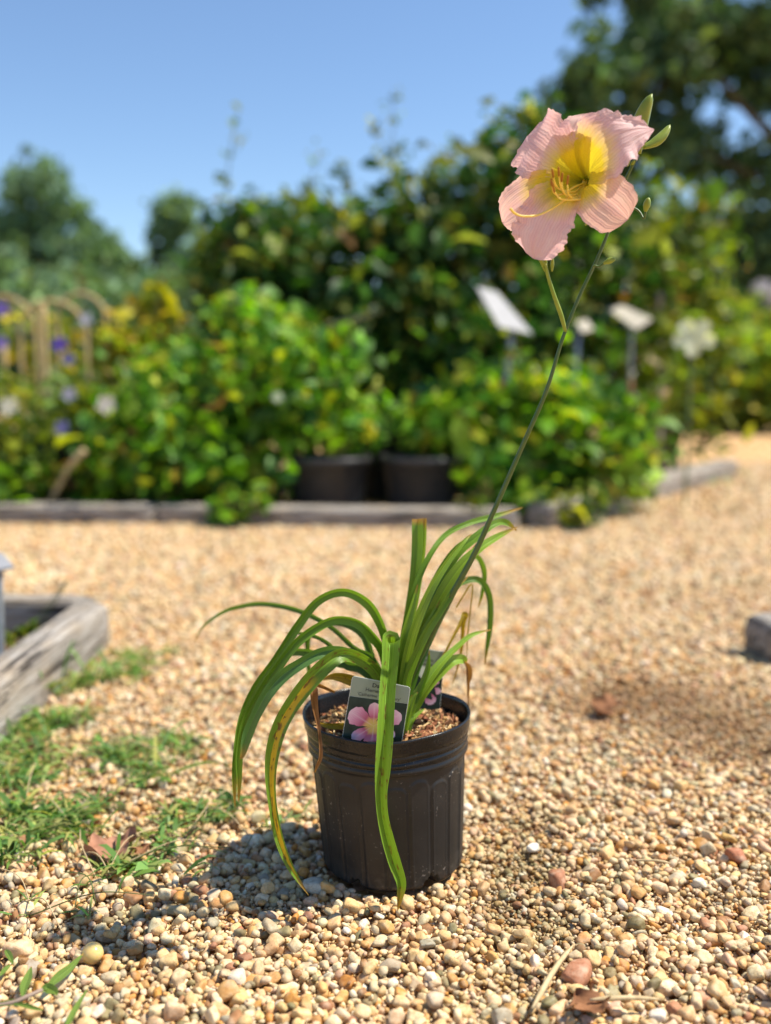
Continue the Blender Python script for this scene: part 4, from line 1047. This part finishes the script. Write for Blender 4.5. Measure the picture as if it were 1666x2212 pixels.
# low on the right
strap([(975, 1200, 24, .925), (1010, 1060, 46, .925), (1075, 950, 54, .93), (1150, 850, 40, .94), (1230, 770, 30, .955), (1310, 705, 22, .97), (1410, 675, 5, .99)], "light", 15, 24)
strap([(1000, 1130, 34, .93), (1060, 1000, 58, .935), (1140, 900, 62, .945), (1210, 840, 54, .955), (1265, 830, 44, .965), (1280, 850, 10, .97)], "light", 15, 20, label="short broad leaf with a browned end at the pot's right")
strap([(1020, 1060, 20, .925), (1055, 960, 30, .928), (1085, 870, 26, .93), (1090, 785, 4, .932)], "mid", 20, 24)
strap([(965, 1225, 20, .915), (985, 1120, 26, .915), (1012, 1030, 20, .918), (1030, 1000, 4, .92)], "light", 25, 22)
strap([(975, 1225, 22, .916), (1000, 1150, 24, .92), (1035, 1110, 18, .925), (1070, 1085, 4, .93)], "light", 15, 22)
strap([(955, 1225, 16, .914), (962, 1130, 20, .912), (985, 1050, 16, .91), (1000, 1015, 4, .91)], "light", 20, 20)
strap([(1060, 1000, 10, .97), (1180, 780, 12, .985), (1255, 640, 20, 1.0), (1275, 600, 34, 1.005), (1265, 640, 24, 1.008), (1258, 760, 16, 1.01), (1240, 860, 10, 1.012), (1210, 960, 3, 1.015)], "gold", 20, 30, label="curled yellow and brown leaf drooping behind the pot's right rim")
strap([(1270, 840, 8, .985), (1290, 870, 30, .99), (1296, 910, 30, .992), (1292, 950, 18, .993), (1292, 1040, 8, .995), (1294, 1130, 3, .995)], "dry", 20, 36, label="brown dead leaf tip hanging at the right")
strap([(1230, 560, 8, 1.0), (1310, 440, 8, 1.01), (1305, 560, 7, 1.012), (1290, 700, 7, 1.012), (1285, 830, 3, 1.012)], "gold", 20, 20)

# scape, branch and buds
def green_mat(name, c1, c2, sc=80):
    k = N(name); p = k.pos()
    k.set(k.mix(k.ramp(k.noise(sc, 3, 0.6, p), [(0.35, 0.0), (0.7, 1.0)]), c1, c2), 0.4, 0.45); k.bump(k.noise(500, 2, 0.5, p), 0.15, 0.0005); return k.m
M_SCAPE = green_mat("flower_stalk_green", (0.048, 0.105, 0.018), (0.075, 0.125, 0.028))
M_BUDG = green_mat("bud_green", (0.17, 0.25, 0.025), (0.27, 0.32, 0.04))
M_BUDY = green_mat("bud_yellow_green", (0.25, 0.26, 0.015), (0.15, 0.22, 0.02))
def SP(x, y, Y): return PY(x, y, Y)
sc_pts = [P1(958, 1060, .952), P1(1000, 900, .945), P1(1100, 700, .935), P1(1215, 480, .925), P1(1330, 270, .92), P1(1425, 60, .915), SP(1130, 960, .91), SP(1180, 845, .905), SP(1216, 730, .905), SP(1252, 640, .91), SP(1290, 560, .915), SP(1322, 480, .92), SP(1347, 400, .92), SP(1376, 338, .915)]
SCAPE = tube("flower_stalk", sc_pts, [0.0036, 0.0034, 0.0028, 0.0022, 0.0017, 0.0015, 0.0014, 0.0014], M_SCAPE, LILY, 12, 8)
def spindle(name, a, b, r, m, parent, n=10, k=14, ridge=0.10, bend=(0, 0, 0)):
    a, b = np.array(a), np.array(b); t = np.linspace(0, 1, k)
    prof = np.interp(t, [0, .06, .2, .42, .65, .85, .96, 1], [.35, .5, .68, 1, .95, .66, .36, .05]) * r
    path = a + (b - a) * t[:, None] + np.array(bend) * (np.sin(t * math.pi))[:, None]
    v, f = tube_geo(path, prof, n * 2)
    v = v.reshape(k, n * 2, 3); c = path[:, None, :]
    v = c + (v - c) * (1 + ridge * np.cos(np.arange(n * 2) / (n * 2) * 2 * math.pi * 3))[None, :, None]
    return link(name, mesh(name, v.reshape(-1, 3), f), m, parent)
spindle("bud", P2(1240, 515, .915), P2(1335, 95, .905), 0.0072, M_BUDY, LILY, bend=(-0.004, 0, 0))
spindle("bud", P2(1265, 470, .92), P2(1460, 310, .925), 0.0046, M_BUDG, LILY, bend=(0.003, 0, -0.003))
spindle("bud", P2(1255, 480, .917), P2(1300, 360, .91), 0.003, M_BUDG, LILY)
for a, b, r in (((1165, 600), (1180, 540), .0016), ((1185, 600), (1215, 555), .0016), ((1100, 730), (1120, 660), .0018), ((870, 1010), (905, 965), .0018)):
    spindle("bract", P2(*a, .918), P2(*b, .914), r, M_BUDG, LILY, n=5)
# two small buds on hair thin stalks at the right
for (x0, y0), (x1, y1), r in (((1288, 915), (1312, 815), .0034), ((995, 1275), (1082, 1240), .0028)):
    bd = spindle("bud", P2(x0, y0, .91), P2(x1, y1, .908), r, M_BUDG, LILY, n=6)
tube("bud_stalk", [SP(1335, 437, .92), P2(1230, 900, .917), P2(1275, 960, .912), P2(1290, 912, .91)], [.0011, .001, .001, .0012], M_SCAPE, LILY, 6, 6)
tube("bud_stalk", [SP(1278, 585, .913), P2(930, 1290, .912), P2(965, 1295, .911), P2(998, 1274, .91)], [.0012, .001, .001, .0012], M_SCAPE, LILY, 6, 6)
tube("side_branch", [SP(1222, 716, .905), SP(1212, 680, .900), SP(1196, 635, .896), SP(1184, 596, .893), SP(1178, 570, .891)], [0.0016, 0.0022, 0.0019, 0.0017, 0.0015], M_BUDG, LILY, 8, 6)
for a, b, r in (((600, 1300), (545, 1225), .0022), ((605, 1300), (575, 1200), .0020), ((640, 1330), (645, 1230), .0018), ((590, 1330), (520, 1150), .0014)):
    spindle("bract", P2(*a, .892), P2(*b, .89), r, M_BUDG, LILY, n=5)

# ----------------------------------------------------------------- the flower
FB = P2(893, 722, .905)             # bottom of the throat
fn = nrm(-0.50 * CR - 0.05 * CU - 0.86 * CF)
fe1 = nrm(CR - (CR @ fn) * fn); fe2 = np.cross(fn, fe1)
if fe2 @ CU < 0: fe2 = -fe2
FLOWER = None
def tepal_mat(name, pink, pale, throat_at):
    k = N(name); u, v_ = k.uv(); tc = k.n("TexCoord").outputs["UV"]
    au = k.math('ABSOLUTE', k.math('SUBTRACT', u, 0.5))
    base = k.mix(k.ramp(k.noise(1.0, 3, 0.6, k.scaled(tc, (5, 4, 1))), [(0.3, 0.0), (0.7, 1.0)]), pink, pale)
    fan = k.math('MULTIPLY', k.math('SUBTRACT', u, 0.5), k.math('ADD', 1.0, k.math('MULTIPLY', k.math('SUBTRACT', 1.0, v_), 0.2)))
    wob = k.math('MULTIPLY', k.noise(1.0, 2, 0.5, k.scaled(tc, (3, 6, 1))), 0.05)
    ve = k.math('SINE', k.math('MULTIPLY', k.math('ADD', fan, wob), 120.0))
    vein = k.math('MULTIPLY', k.ramp(ve, [(0.55, 0.0), (0.98, 1.0)]), k.ramp(v_, [(0.3, 0.10), (0.55, 0.36), (0.9, 0.15)]))
    base = k.mix(vein, base, tuple(np.array(pink) * np.array([0.62, 0.42, 0.50])))
    mid = k.ramp(au, [(0.0, 1.0), (0.035, 0.0)])
    base = k.mix(k.math('MULTIPLY', mid, 0.5), base, (0.80, 0.60, 0.58))
    edge = k.ramp(au, [(0.44, 0.0), (0.5, 1.0)])
    base = k.mix(k.math('MULTIPLY', edge, 0.4), base, (0.80, 0.58, 0.56))
    tv = k.math('ADD', v_, k.math('MULTIPLY', k.math('SUBTRACT', k.noise(1.0, 2, 0.5, k.scaled(tc, (9, 2, 1))), 0.5), 0.10))
    tv = k.math('ADD', tv, k.math('MULTIPLY', k.math('MULTIPLY', au, au), 0.5))
    yel = k.ramp(tv, [(throat_at - 0.09, 1.0), (throat_at + 0.09, 0.0)])
    yc = k.ramp(v_, [(0.0, (0.46, 0.50, 0.02)), (0.22, (0.66, 0.60, 0.018)), (0.5, (0.76, 0.62, 0.035))])
    c = k.mix(yel, base, yc)
    k.set(c, 0.5, 0.25)
    k.b.inputs["Sheen Weight"].default_value = 0.15
    h = k.math('ADD', k.math('MULTIPLY', ve, 0.25), k.math('ADD', k.noise(1.0, 3, 0.6, k.scaled(tc, (60, 4, 1))), k.math('MULTIPLY', k.noise(1.0, 2, 0.5, k.scaled(tc, (90, 130, 1))), 0.35)))
    nb = k.bump(h, 0.35, 0.0011)
    k.translucent(k.mix(1.0, c, (1.0, 0.93, 0.91), 'MULTIPLY'), 0.40, nb)
    return k.m
M_PETAL = tepal_mat("petal_pink", (0.75, 0.47, 0.49), (0.82, 0.60, 0.60), 0.58)
M_SEPAL = tepal_mat("sepal_pale_pink", (0.74, 0.46, 0.43), (0.80, 0.58, 0.50), 0.63)
def tepal(phi, rt, htip, W, petal, ruffle, ph, hmid=0.052, tipw=None, curl=0.0, name="petal", twist=0.0, hoff=0.0, back=0.0):
    """phi: direction round the flower's axis, rt: reach, htip: height of the tip along the axis"""
    nt, ns = 60, 33
    t = np.linspace(0, 1, nt); s = np.linspace(-1, 1, ns)
    ctl = np.array([(0.0022, 0.000), (0.0050, 0.012), (0.0100, 0.026), (0.019, 0.040), (0.0320, 0.0495), (rt * 0.66, hmid), (rt * 0.86, (hmid + htip) / 2 + 0.002), (rt, htip)])
    ctl[:, 1] += hoff * np.linspace(0, 1, 8) - back
    cur = catmull(ctl, 12)
    L = np.concatenate([[0], np.cumsum(np.linalg.norm(np.diff(cur, axis=0), axis=1))]); L /= L[-1]
    rr = np.interp(t, L, cur[:, 0]); hh = np.interp(t, L, cur[:, 1])
    wpts = tipw or ([.10, .22, .42, .74, .97, 1.0, .90, .70, .40, .04] if petal else [.12, .26, .46, .70, .92, 1.0, .92, .74, .44, .03])
    wid = np.interp(t, [0, .15, .3, .45, .6, .7, .8, .9, .965, 1], wpts)
    ker = np.array([1, 2, 3, 2, 1]) / 9.0
    wid = np.convolve(np.pad(wid, 2, mode='edge'), ker, 'valid') * W; wid[-1] = W * 0.03
    d = math.cos(phi) * fe1 + math.sin(phi) * fe2; sd = -math.sin(phi) * fe1 + math.cos(phi) * fe2
    dr, dh = np.gradient(rr), np.gradient(hh); ln = np.hypot(dr, dh); dr, dh = dr / ln, dh / ln
    mid = FB + rr[:, None] * d + hh[:, None] * fn
    Nn = -dh[:, None] * d + dr[:, None] * fn        # normal on the inner face
    tw = twist * t ** 2
    SD = sd[None] * np.cos(tw)[:, None] + Nn * np.sin(tw)[:, None]
    cupk = np.interp(t, [0, .25, .45, .7, 1], [0.8, 0.55, 0.28, 0.06, 0.0])
    o = np.random.default_rng(int(ph * 1000) + 7)
    S_, T_ = np.meshgrid(s, t)
    off = cupk[:, None] * S_ ** 2 * wid[:, None] - 0.0012 * np.exp(-(S_ / 0.12) ** 2) * np.interp(t, [0, .3, .6, 1], [0, 1, 1, .3])[:, None]
    env = np.interp(t, [0, .35, .5, .8, .95, 1], [0, .05, .6, 1, .7, .2])[:, None]
    L1 = np.sin(T_ * 19 + ph * 3 + np.sign(S_) * 1.1) * 0.55 + np.sin(T_ * 33 + ph * 5 + np.sign(S_) * 2.0) * 0.35
    off = off + ruffle * env * np.abs(S_) ** 3 * L1
    off = off + 0.0014 * env * np.abs(S_) ** 5 * (np.sin(T_ * 150 + S_ * 3 + ph) + np.sin(T_ * 97 + ph * 2)) * (1 if petal else .4)
    off = off + 0.0012 * env * np.sin(S_ * 4.4 + ph + T_ * 3) * (1 - S_ ** 4)
    off = off + 0.00035 * np.sin(S_ * 26 + T_ * 4) * np.interp(t, [0, .3, .5, 1], [0, .3, 1, .6])[:, None]
    off = off - curl * (np.maximum(T_ - 0.72, 0) / 0.28) ** 2
    lat = S_ * wid[:, None] * (1 + env * (0.045 * np.sin(T_ * 41 + ph * 2 + np.sign(S_)) + 0.035 * np.sin(T_ * 67 + ph + 2 * np.sign(S_)) + 0.02 * np.sin(T_ * 131 + ph)) * (1 if petal else .4))
    v = mid[:, None, :] + SD[:, None, :] * lat[:, :, None] + Nn[:, None, :] * off[:, :, None]
    uv = np.stack([S_ / 2 + .5, T_], 2).reshape(-1, 2)
    i, j = np.meshgrid(np.arange(nt - 1), np.arange(ns - 1), indexing='ij')
    f = np.stack([i * ns + j, i * ns + j + 1, (i + 1) * ns + j + 1, (i + 1) * ns + j], 2).reshape(-1, 4)
    return link(name, mesh(name, v.reshape(-1, 3), f, uv=uv), M_PETAL if petal else M_SEPAL, FLOWER)
R_ = math.radians
# the tube below the throat is the flower part itself; petals, sepals, stamens are its pieces
tb = [FB + fn * 0.006, FB - fn * 0.008, FB - fn * 0.022 - CU * 0.004 + CF * 0.004, SP(1312, 430, .917), SP(1322, 480, .920)]
FLOWER = tube("flower", tb, [0.0062, 0.0048, 0.0036, 0.0030, 0.0028], M_BUDY, LILY, 12, 8)
FLOWER["label"] = "open pink daylily flower with a yellow throat"
tepal(R_(84), 0.053, 0.030, 0.0185, False, 0.0012, 0.3, 0.046, name="sepal", back=0.003)
tepal(R_(203), 0.081, 0.032, 0.0205, False, 0.0014, 1.7, 0.046, name="sepal", back=0.003, curl=0.004)
tepal(R_(316), 0.062, 0.028, 0.0235, False, 0.0012, 2.6, 0.046, name="sepal", back=0.003, curl=0.003, tipw=[.12, .26, .46, .72, .95, 1.0, .97, .86, .60, .05])
tepal(R_(138), 0.0570, 0.046, 0.0290, True, 0.0085, 4.1, 0.053, curl=0.003, tipw=[.10, .22, .42, .74, .97, 1.0, .98, .88, .60, .06])
tepal(R_(26), 0.0710, 0.024, 0.0305, True, 0.0065, 5.2, 0.051, tipw=[.10, .22, .48, .88, 1.0, .84, .52, .28, .13, .04], curl=0.000)
tepal(R_(243), 0.080, 0.046, 0.0275, True, 0.0048, 6.3, 0.052, curl=0.004, tipw=[.10, .22, .42, .72, .95, 1.0, .95, .80, .52, .08])
M_FIL = green_mat("filament_yellow", (0.80, 0.56, 0.06), (0.84, 0.62, 0.16))
M_ANTH = plain("anther_brown", (0.30, 0.11, 0.02), 0.8, 0.1, ((0.42, 0.20, 0.03), 600))
b0 = FB + fn * 0.010
for mids, top_, atop in (([(800, 775), (700, 760), (665, 730)], (648, 670, .838), (640, 612, .836)), ([(815, 790), (735, 790), (700, 740)], (688, 660, .836), (684, 600, .834)),
                         ([(830, 800), (760, 812), (718, 770)], (706, 700, .838), (712, 640, .836)), ([(838, 810), (790, 822), (755, 790)], (746, 720, .84), (752, 658, .838)),
                         ([(800, 740), (715, 790), (660, 790)], (636, 730, .835), (636, 678, .833)), ([(845, 812), (800, 830), (700, 825)], (655, 770, .834), (640, 700, .832))):
    Ys = (.868, .852, .842)
    pts = [b0 + 0.001 * rng.normal(size=3)] + [P2(x, y, Y) for (x, y), Y in zip(mids, Ys)] + [P2(*top_)]
    fl = tube("stamen", pts, [.0011, .0009, .0008, .0005], M_FIL, FLOWER, 7, 7)
    # anthers sit on the filament tips; joined to each stamen as a second material
    a, b = P2(*top_), P2(*atop); a2 = a + (a - b) * 0.18
    t = np.linspace(0, 1, 9); v, f = tube_geo(a2 + (b - a2) * t[:, None], np.interp(t, [0, .12, .5, .88, 1], [.3, .85, 1, .85, .2]) * 0.00105, 8)
    me = fl.data; bmx = bmesh.new(); bmx.from_mesh(me); vs = [bmx.verts.new(p) for p in v]
    for q in f:
        fc_ = bmx.faces.new([vs[i] for i in q]); fc_.material_index = 1; fc_.smooth = True
    bmx.to_mesh(me); bmx.free(); me.materials.append(M_ANTH)
tube("pistil", [b0, P2(840, 770, .875), P2(740, 826, .858), P2(640, 890, .845), P2(540, 938, .837), P2(440, 946, .832), P2(380, 925, .829), P2(350, 893, .827)], [.0011, .0010, .0010, .0009, .0009, .0012], M_FIL, FLOWER, 8, 8)

# ----------------------------------------------------------------- weeds and litter
def weed(label, spots, n, ln, wd, seed, name="weed_clump", stalks=6, flat=0.45):
    """spots: (x px, y px, radius m) patches of blades lying on the gravel"""
    r = np.random.default_rng(seed)
    c0 = G(spots[0][0], spots[0][1]); root = empty(name, c0, label, "weed", "weeds growing in the gravel")
    V, F3, F4, CC = [], [], [], []; k = 0
    tot = sum(q[2] ** 1.5 for q in spots)
    for (x, y, rad) in spots:
        c = G(x, y); m = int(n * rad ** 1.5 / tot)
        hubs = np.stack([c[0] + r.normal(0, rad * 0.55, max(m // 7, 1)), c[1] + r.normal(0, rad * 0.62, max(m // 7, 1))], 1)
        for i in range(m):
            hx, hy = hubs[i % len(hubs)] + r.normal(0, 0.006, 2)
            a = r.uniform(0, 6.28); L = ln * math.exp(r.normal(0, 0.35)); w = wd * math.exp(r.normal(0, 0.3)) / 2
            up = r.uniform(0.12, 1.0) * flat * 1.7
            d = np.array([math.cos(a), math.sin(a), 0]); sd = np.array([-d[1], d[0], 0]) + np.array([0, 0, r.normal(0, .45)])
            b = np.array([hx, hy, float(terrain(hx, hy)) + r.uniform(0.0, 0.006)])
            p = [b, b + d * L * .35 + np.array([0, 0, up * L * .42]), b + d * L * .7 + np.array([0, 0, up * L * .62]), b + d * L + np.array([0, 0, up * L * .5])]
            V += [p[0] - sd * w * .6, p[0] + sd * w * .6, p[1] - sd * w, p[1] + sd * w, p[2] - sd * w * .75, p[2] + sd * w * .75, p[3]]
            F4 += [(k, k + 1, k + 3, k + 2), (k + 2, k + 3, k + 5, k + 4)]; F3 += [(k + 4, k + 5, k + 6)]; k += 7
            c_ = pick("grass", 1, r)[0]; CC += [c_] * 7
    o = link("blades", mesh("blades", np.array(V), F4 + F3, np.array(CC)), M_GRASS, root); o["kind"] = "stuff"
    for i in range(stalks):
        x, y, rad = spots[r.integers(len(spots))]; c = G(x, y)
        s = np.array([c[0] + r.normal(0, rad * .5), c[1] + r.normal(0, rad * .5), 0.002]); a = r.uniform(0, 6.28); L = r.uniform(.05, .13)
        e = s + np.array([math.cos(a) * L, math.sin(a) * L, r.uniform(0.005, 0.03)])
        tube("runner", [s, (s + e) / 2 + np.array([r.normal(0, .006), r.normal(0, .006), .012]), e], [.0007, .0006, .0004], M_STRAW if i % 2 else M_STEM, root, 5, 5)
weed("dense bright tuft of grass in the middle of the weedy patch left of the pot", [(300, 1640, 0.0484), (380, 1610, 0.0312), (235, 1625, 0.0312), (330, 1680, 0.0234)], 416, 0.0234, 0.0031, 61)
weed("blurred mat of grass below the thick timber at the left edge", [(40, 1580, 0.0624), (20, 1640, 0.0546), (130, 1560, 0.0390), (60, 1680, 0.0390)], 624, 0.0312, 0.0036, 62)
weed("sprawling dark green mat of grass low at the left edge", [(90, 1790, 0.0429), (30, 1830, 0.0351), (170, 1760, 0.0351), (20, 1760, 0.0312)], 562, 0.0250, 0.0034, 63, stalks=10)
weed("straggling weed with dark leaves halfway between left edge and pot", [(450, 1750, 0.0273), (510, 1735, 0.0195), (410, 1790, 0.0234), (360, 1770, 0.0195)], 166, 0.0203, 0.0036, 64, stalks=10)
weed("small flat weed just in front of the dead brown leaf", [(280, 1880, 0.0218), (330, 1860, 0.0156), (230, 1895, 0.0156)], 112, 0.0203, 0.0033, 65, stalks=6)
weed("blurred patch of grass right of the thick timber's end", [(280, 1440, 0.0585), (230, 1465, 0.0390), (320, 1420, 0.0390)], 221, 0.0265, 0.0036, 66, stalks=3)
weed("tiny dark weed beside the pot's left side", [(628, 1775, 0.0140), (600, 1790, 0.0094)], 39, 0.0140, 0.0022, 67, stalks=2)
weed("sparse grass blades along the thick timber's foot", [(165, 1480, 0.0390), (130, 1500, 0.0312), (60, 1500, 0.0390)], 86, 0.0429, 0.0040, 68, stalks=2, flat=0.9)
weed("thin grass growing against the slanting timber at right", [(1510, 1045, 0.0936), (1570, 1025, 0.0624)], 107, 0.0546, 0.0043, 69, stalks=2)
weed("scattered short sprigs low on the left near dry runners", [(60, 1960, 0.0156), (180, 1960, 0.0156), (400, 1900, 0.0094)], 25, 0.0172, 0.0025, 70, stalks=5)
LEAFM = strap_mat("broad_grass_leaf", (0.14, 0.235, 0.05), tip=0.97)
def flat_leaf(pts, w, parent, name="leaf"):
    LM["wg"] = LEAFM
    strap([(x, y, wi, 0) for (x, y), wi in zip(pts, w)], "wg", 10, 20, parent=parent, name=name, conv=lambda x, y, Y: G(x, y, flat_leaf.z(x, y)), px=FPX)
flat_leaf.z = lambda x, y: 0.012
CS = empty("crabgrass_sprig", G(60, 2150), "broad bladed grass sprig lying on the gravel in the bottom left corner", "weed", "weeds growing in the gravel")
flat_leaf([(98, 2138), (125, 2112), (152, 2090), (180, 2060)], [6, 19, 15, 2], CS)
flat_leaf([(50, 2152), (54, 2130), (62, 2108), (68, 2088)], [8, 20, 15, 2], CS)
flat_leaf([(88, 2140), (102, 2135), (118, 2142), (124, 2150)], [8, 20, 16, 3], CS)
flat_leaf([(0, 2168), (20, 2166), (40, 2164), (56, 2158)], [8, 12, 10, 2], CS)
flat_leaf([(30, 2168), (55, 2172), (75, 2178), (95, 2182)], [4, 9, 8, 2], CS)
flat_leaf([(140, 2225), (155, 2195), (170, 2168), (190, 2135)], [8, 14, 10, 2], CS)
flat_leaf([(12, 2052), (18, 2060), (24, 2072), (28, 2084)], [4, 12, 10, 2], CS)
flat_leaf([(0, 2108), (8, 2098), (16, 2090), (24, 2084)], [4, 10, 8, 2], CS)
tube("runner", [G(-10, 2172, .01), G(30, 2165, .012), G(60, 2152, .014), G(92, 2138, .014)], [.0018, .0017, .0015], plain("mauve_runner", (0.30, 0.22, 0.17)), CS, 7, 5)
def dead_leaf(x, y, s, label, seed, col=None, lobes=3):
    r = np.random.default_rng(seed); c = G(x, y); n_, m_ = 26, 9
    t = np.linspace(0, 1, n_); s_ = np.linspace(-1, 1, m_)
    w = np.sin(t * math.pi) ** 0.6 * 0.42 * (1 + 0.35 * np.sin(t * 17 + seed)) * s
    S_, T_ = np.meshgrid(s_, t); ang = r.uniform(0, 6.28)
    X = (T_ - .5) * s; Y = S_ * w[:, None]
    Z = 0.10 * s * np.abs(S_) ** 1.5 + 0.10 * s * np.sin(T_ * 9 + S_ * 2 + seed) * np.abs(S_) + 0.10 * s * np.sin(T_ * 4 + seed) + 0.013
    v = np.stack([c[0] + X * math.cos(ang) - Y * math.sin(ang), c[1] + X * math.sin(ang) + Y * math.cos(ang), Z + float(terrain(c[0], c[1]))], 2).reshape(-1, 3)
    i, j = np.meshgrid(np.arange(n_ - 1), np.arange(m_ - 1), indexing='ij')
    f = np.stack([i * m_ + j, i * m_ + j + 1, (i + 1) * m_ + j + 1, (i + 1) * m_ + j], 2).reshape(-1, 4)
    tag(link("dead_leaf", mesh("dead_leaf", v, f), col or M_DRY), label, "leaf", "fallen dry leaves on the gravel")
M_DRYP = plain("dry_leaf_pinkish", (0.42, 0.22, 0.14), 0.8, 0.1, ((0.28, 0.13, 0.08), 90), (200, 0.5, 0.001))
dead_leaf(240, 1850, 0.055, "crumpled reddish dead leaf lying beside the small weed", 3, M_DRYP)
dead_leaf(308, 1858, 0.022, "tiny dark curled dead leaf right of the reddish one", 5)
dead_leaf(1272, 2198, 0.034, "dark brown dead leaf at the bottom edge below the straws", 8)
dead_leaf(1310, 1545, 0.050, "brown dead leaf in the wet brown gravel right of the pot", 11)
dead_leaf(1005, 1345, 0.02, "small brown leaf scrap behind the pot", 13)
def straw(a, b, w, label, seed):
    r = np.random.default_rng(seed); p, q = G(*a, 0.012), G(*b, 0.010)
    mid = (p + q) / 2 + np.array([0, 0, 0.003]) + r.normal(0, .002, 3)
    v, f = tube_geo(catmull([p, mid, q], 8), np.interp(np.linspace(0, 1, 17), [0, .2, .8, 1], [.4, 1, .8, .2]) * w, 6)
    tag(link("dry_straw", mesh("dry_straw", v, f), M_STRAW), label, "straw", "dry straws lying on the gravel")
straw((1150, 2178), (1238, 2042), .0026, "pale dry straw slanting beside the large reddish stone", 1)
straw((1275, 2160), (1425, 2158), .0022, "pale dry straw lying level near the bottom edge", 2)
straw((1368, 1858), (1450, 1865), .0014, "short thin straw on the gravel far right of the pot", 3)
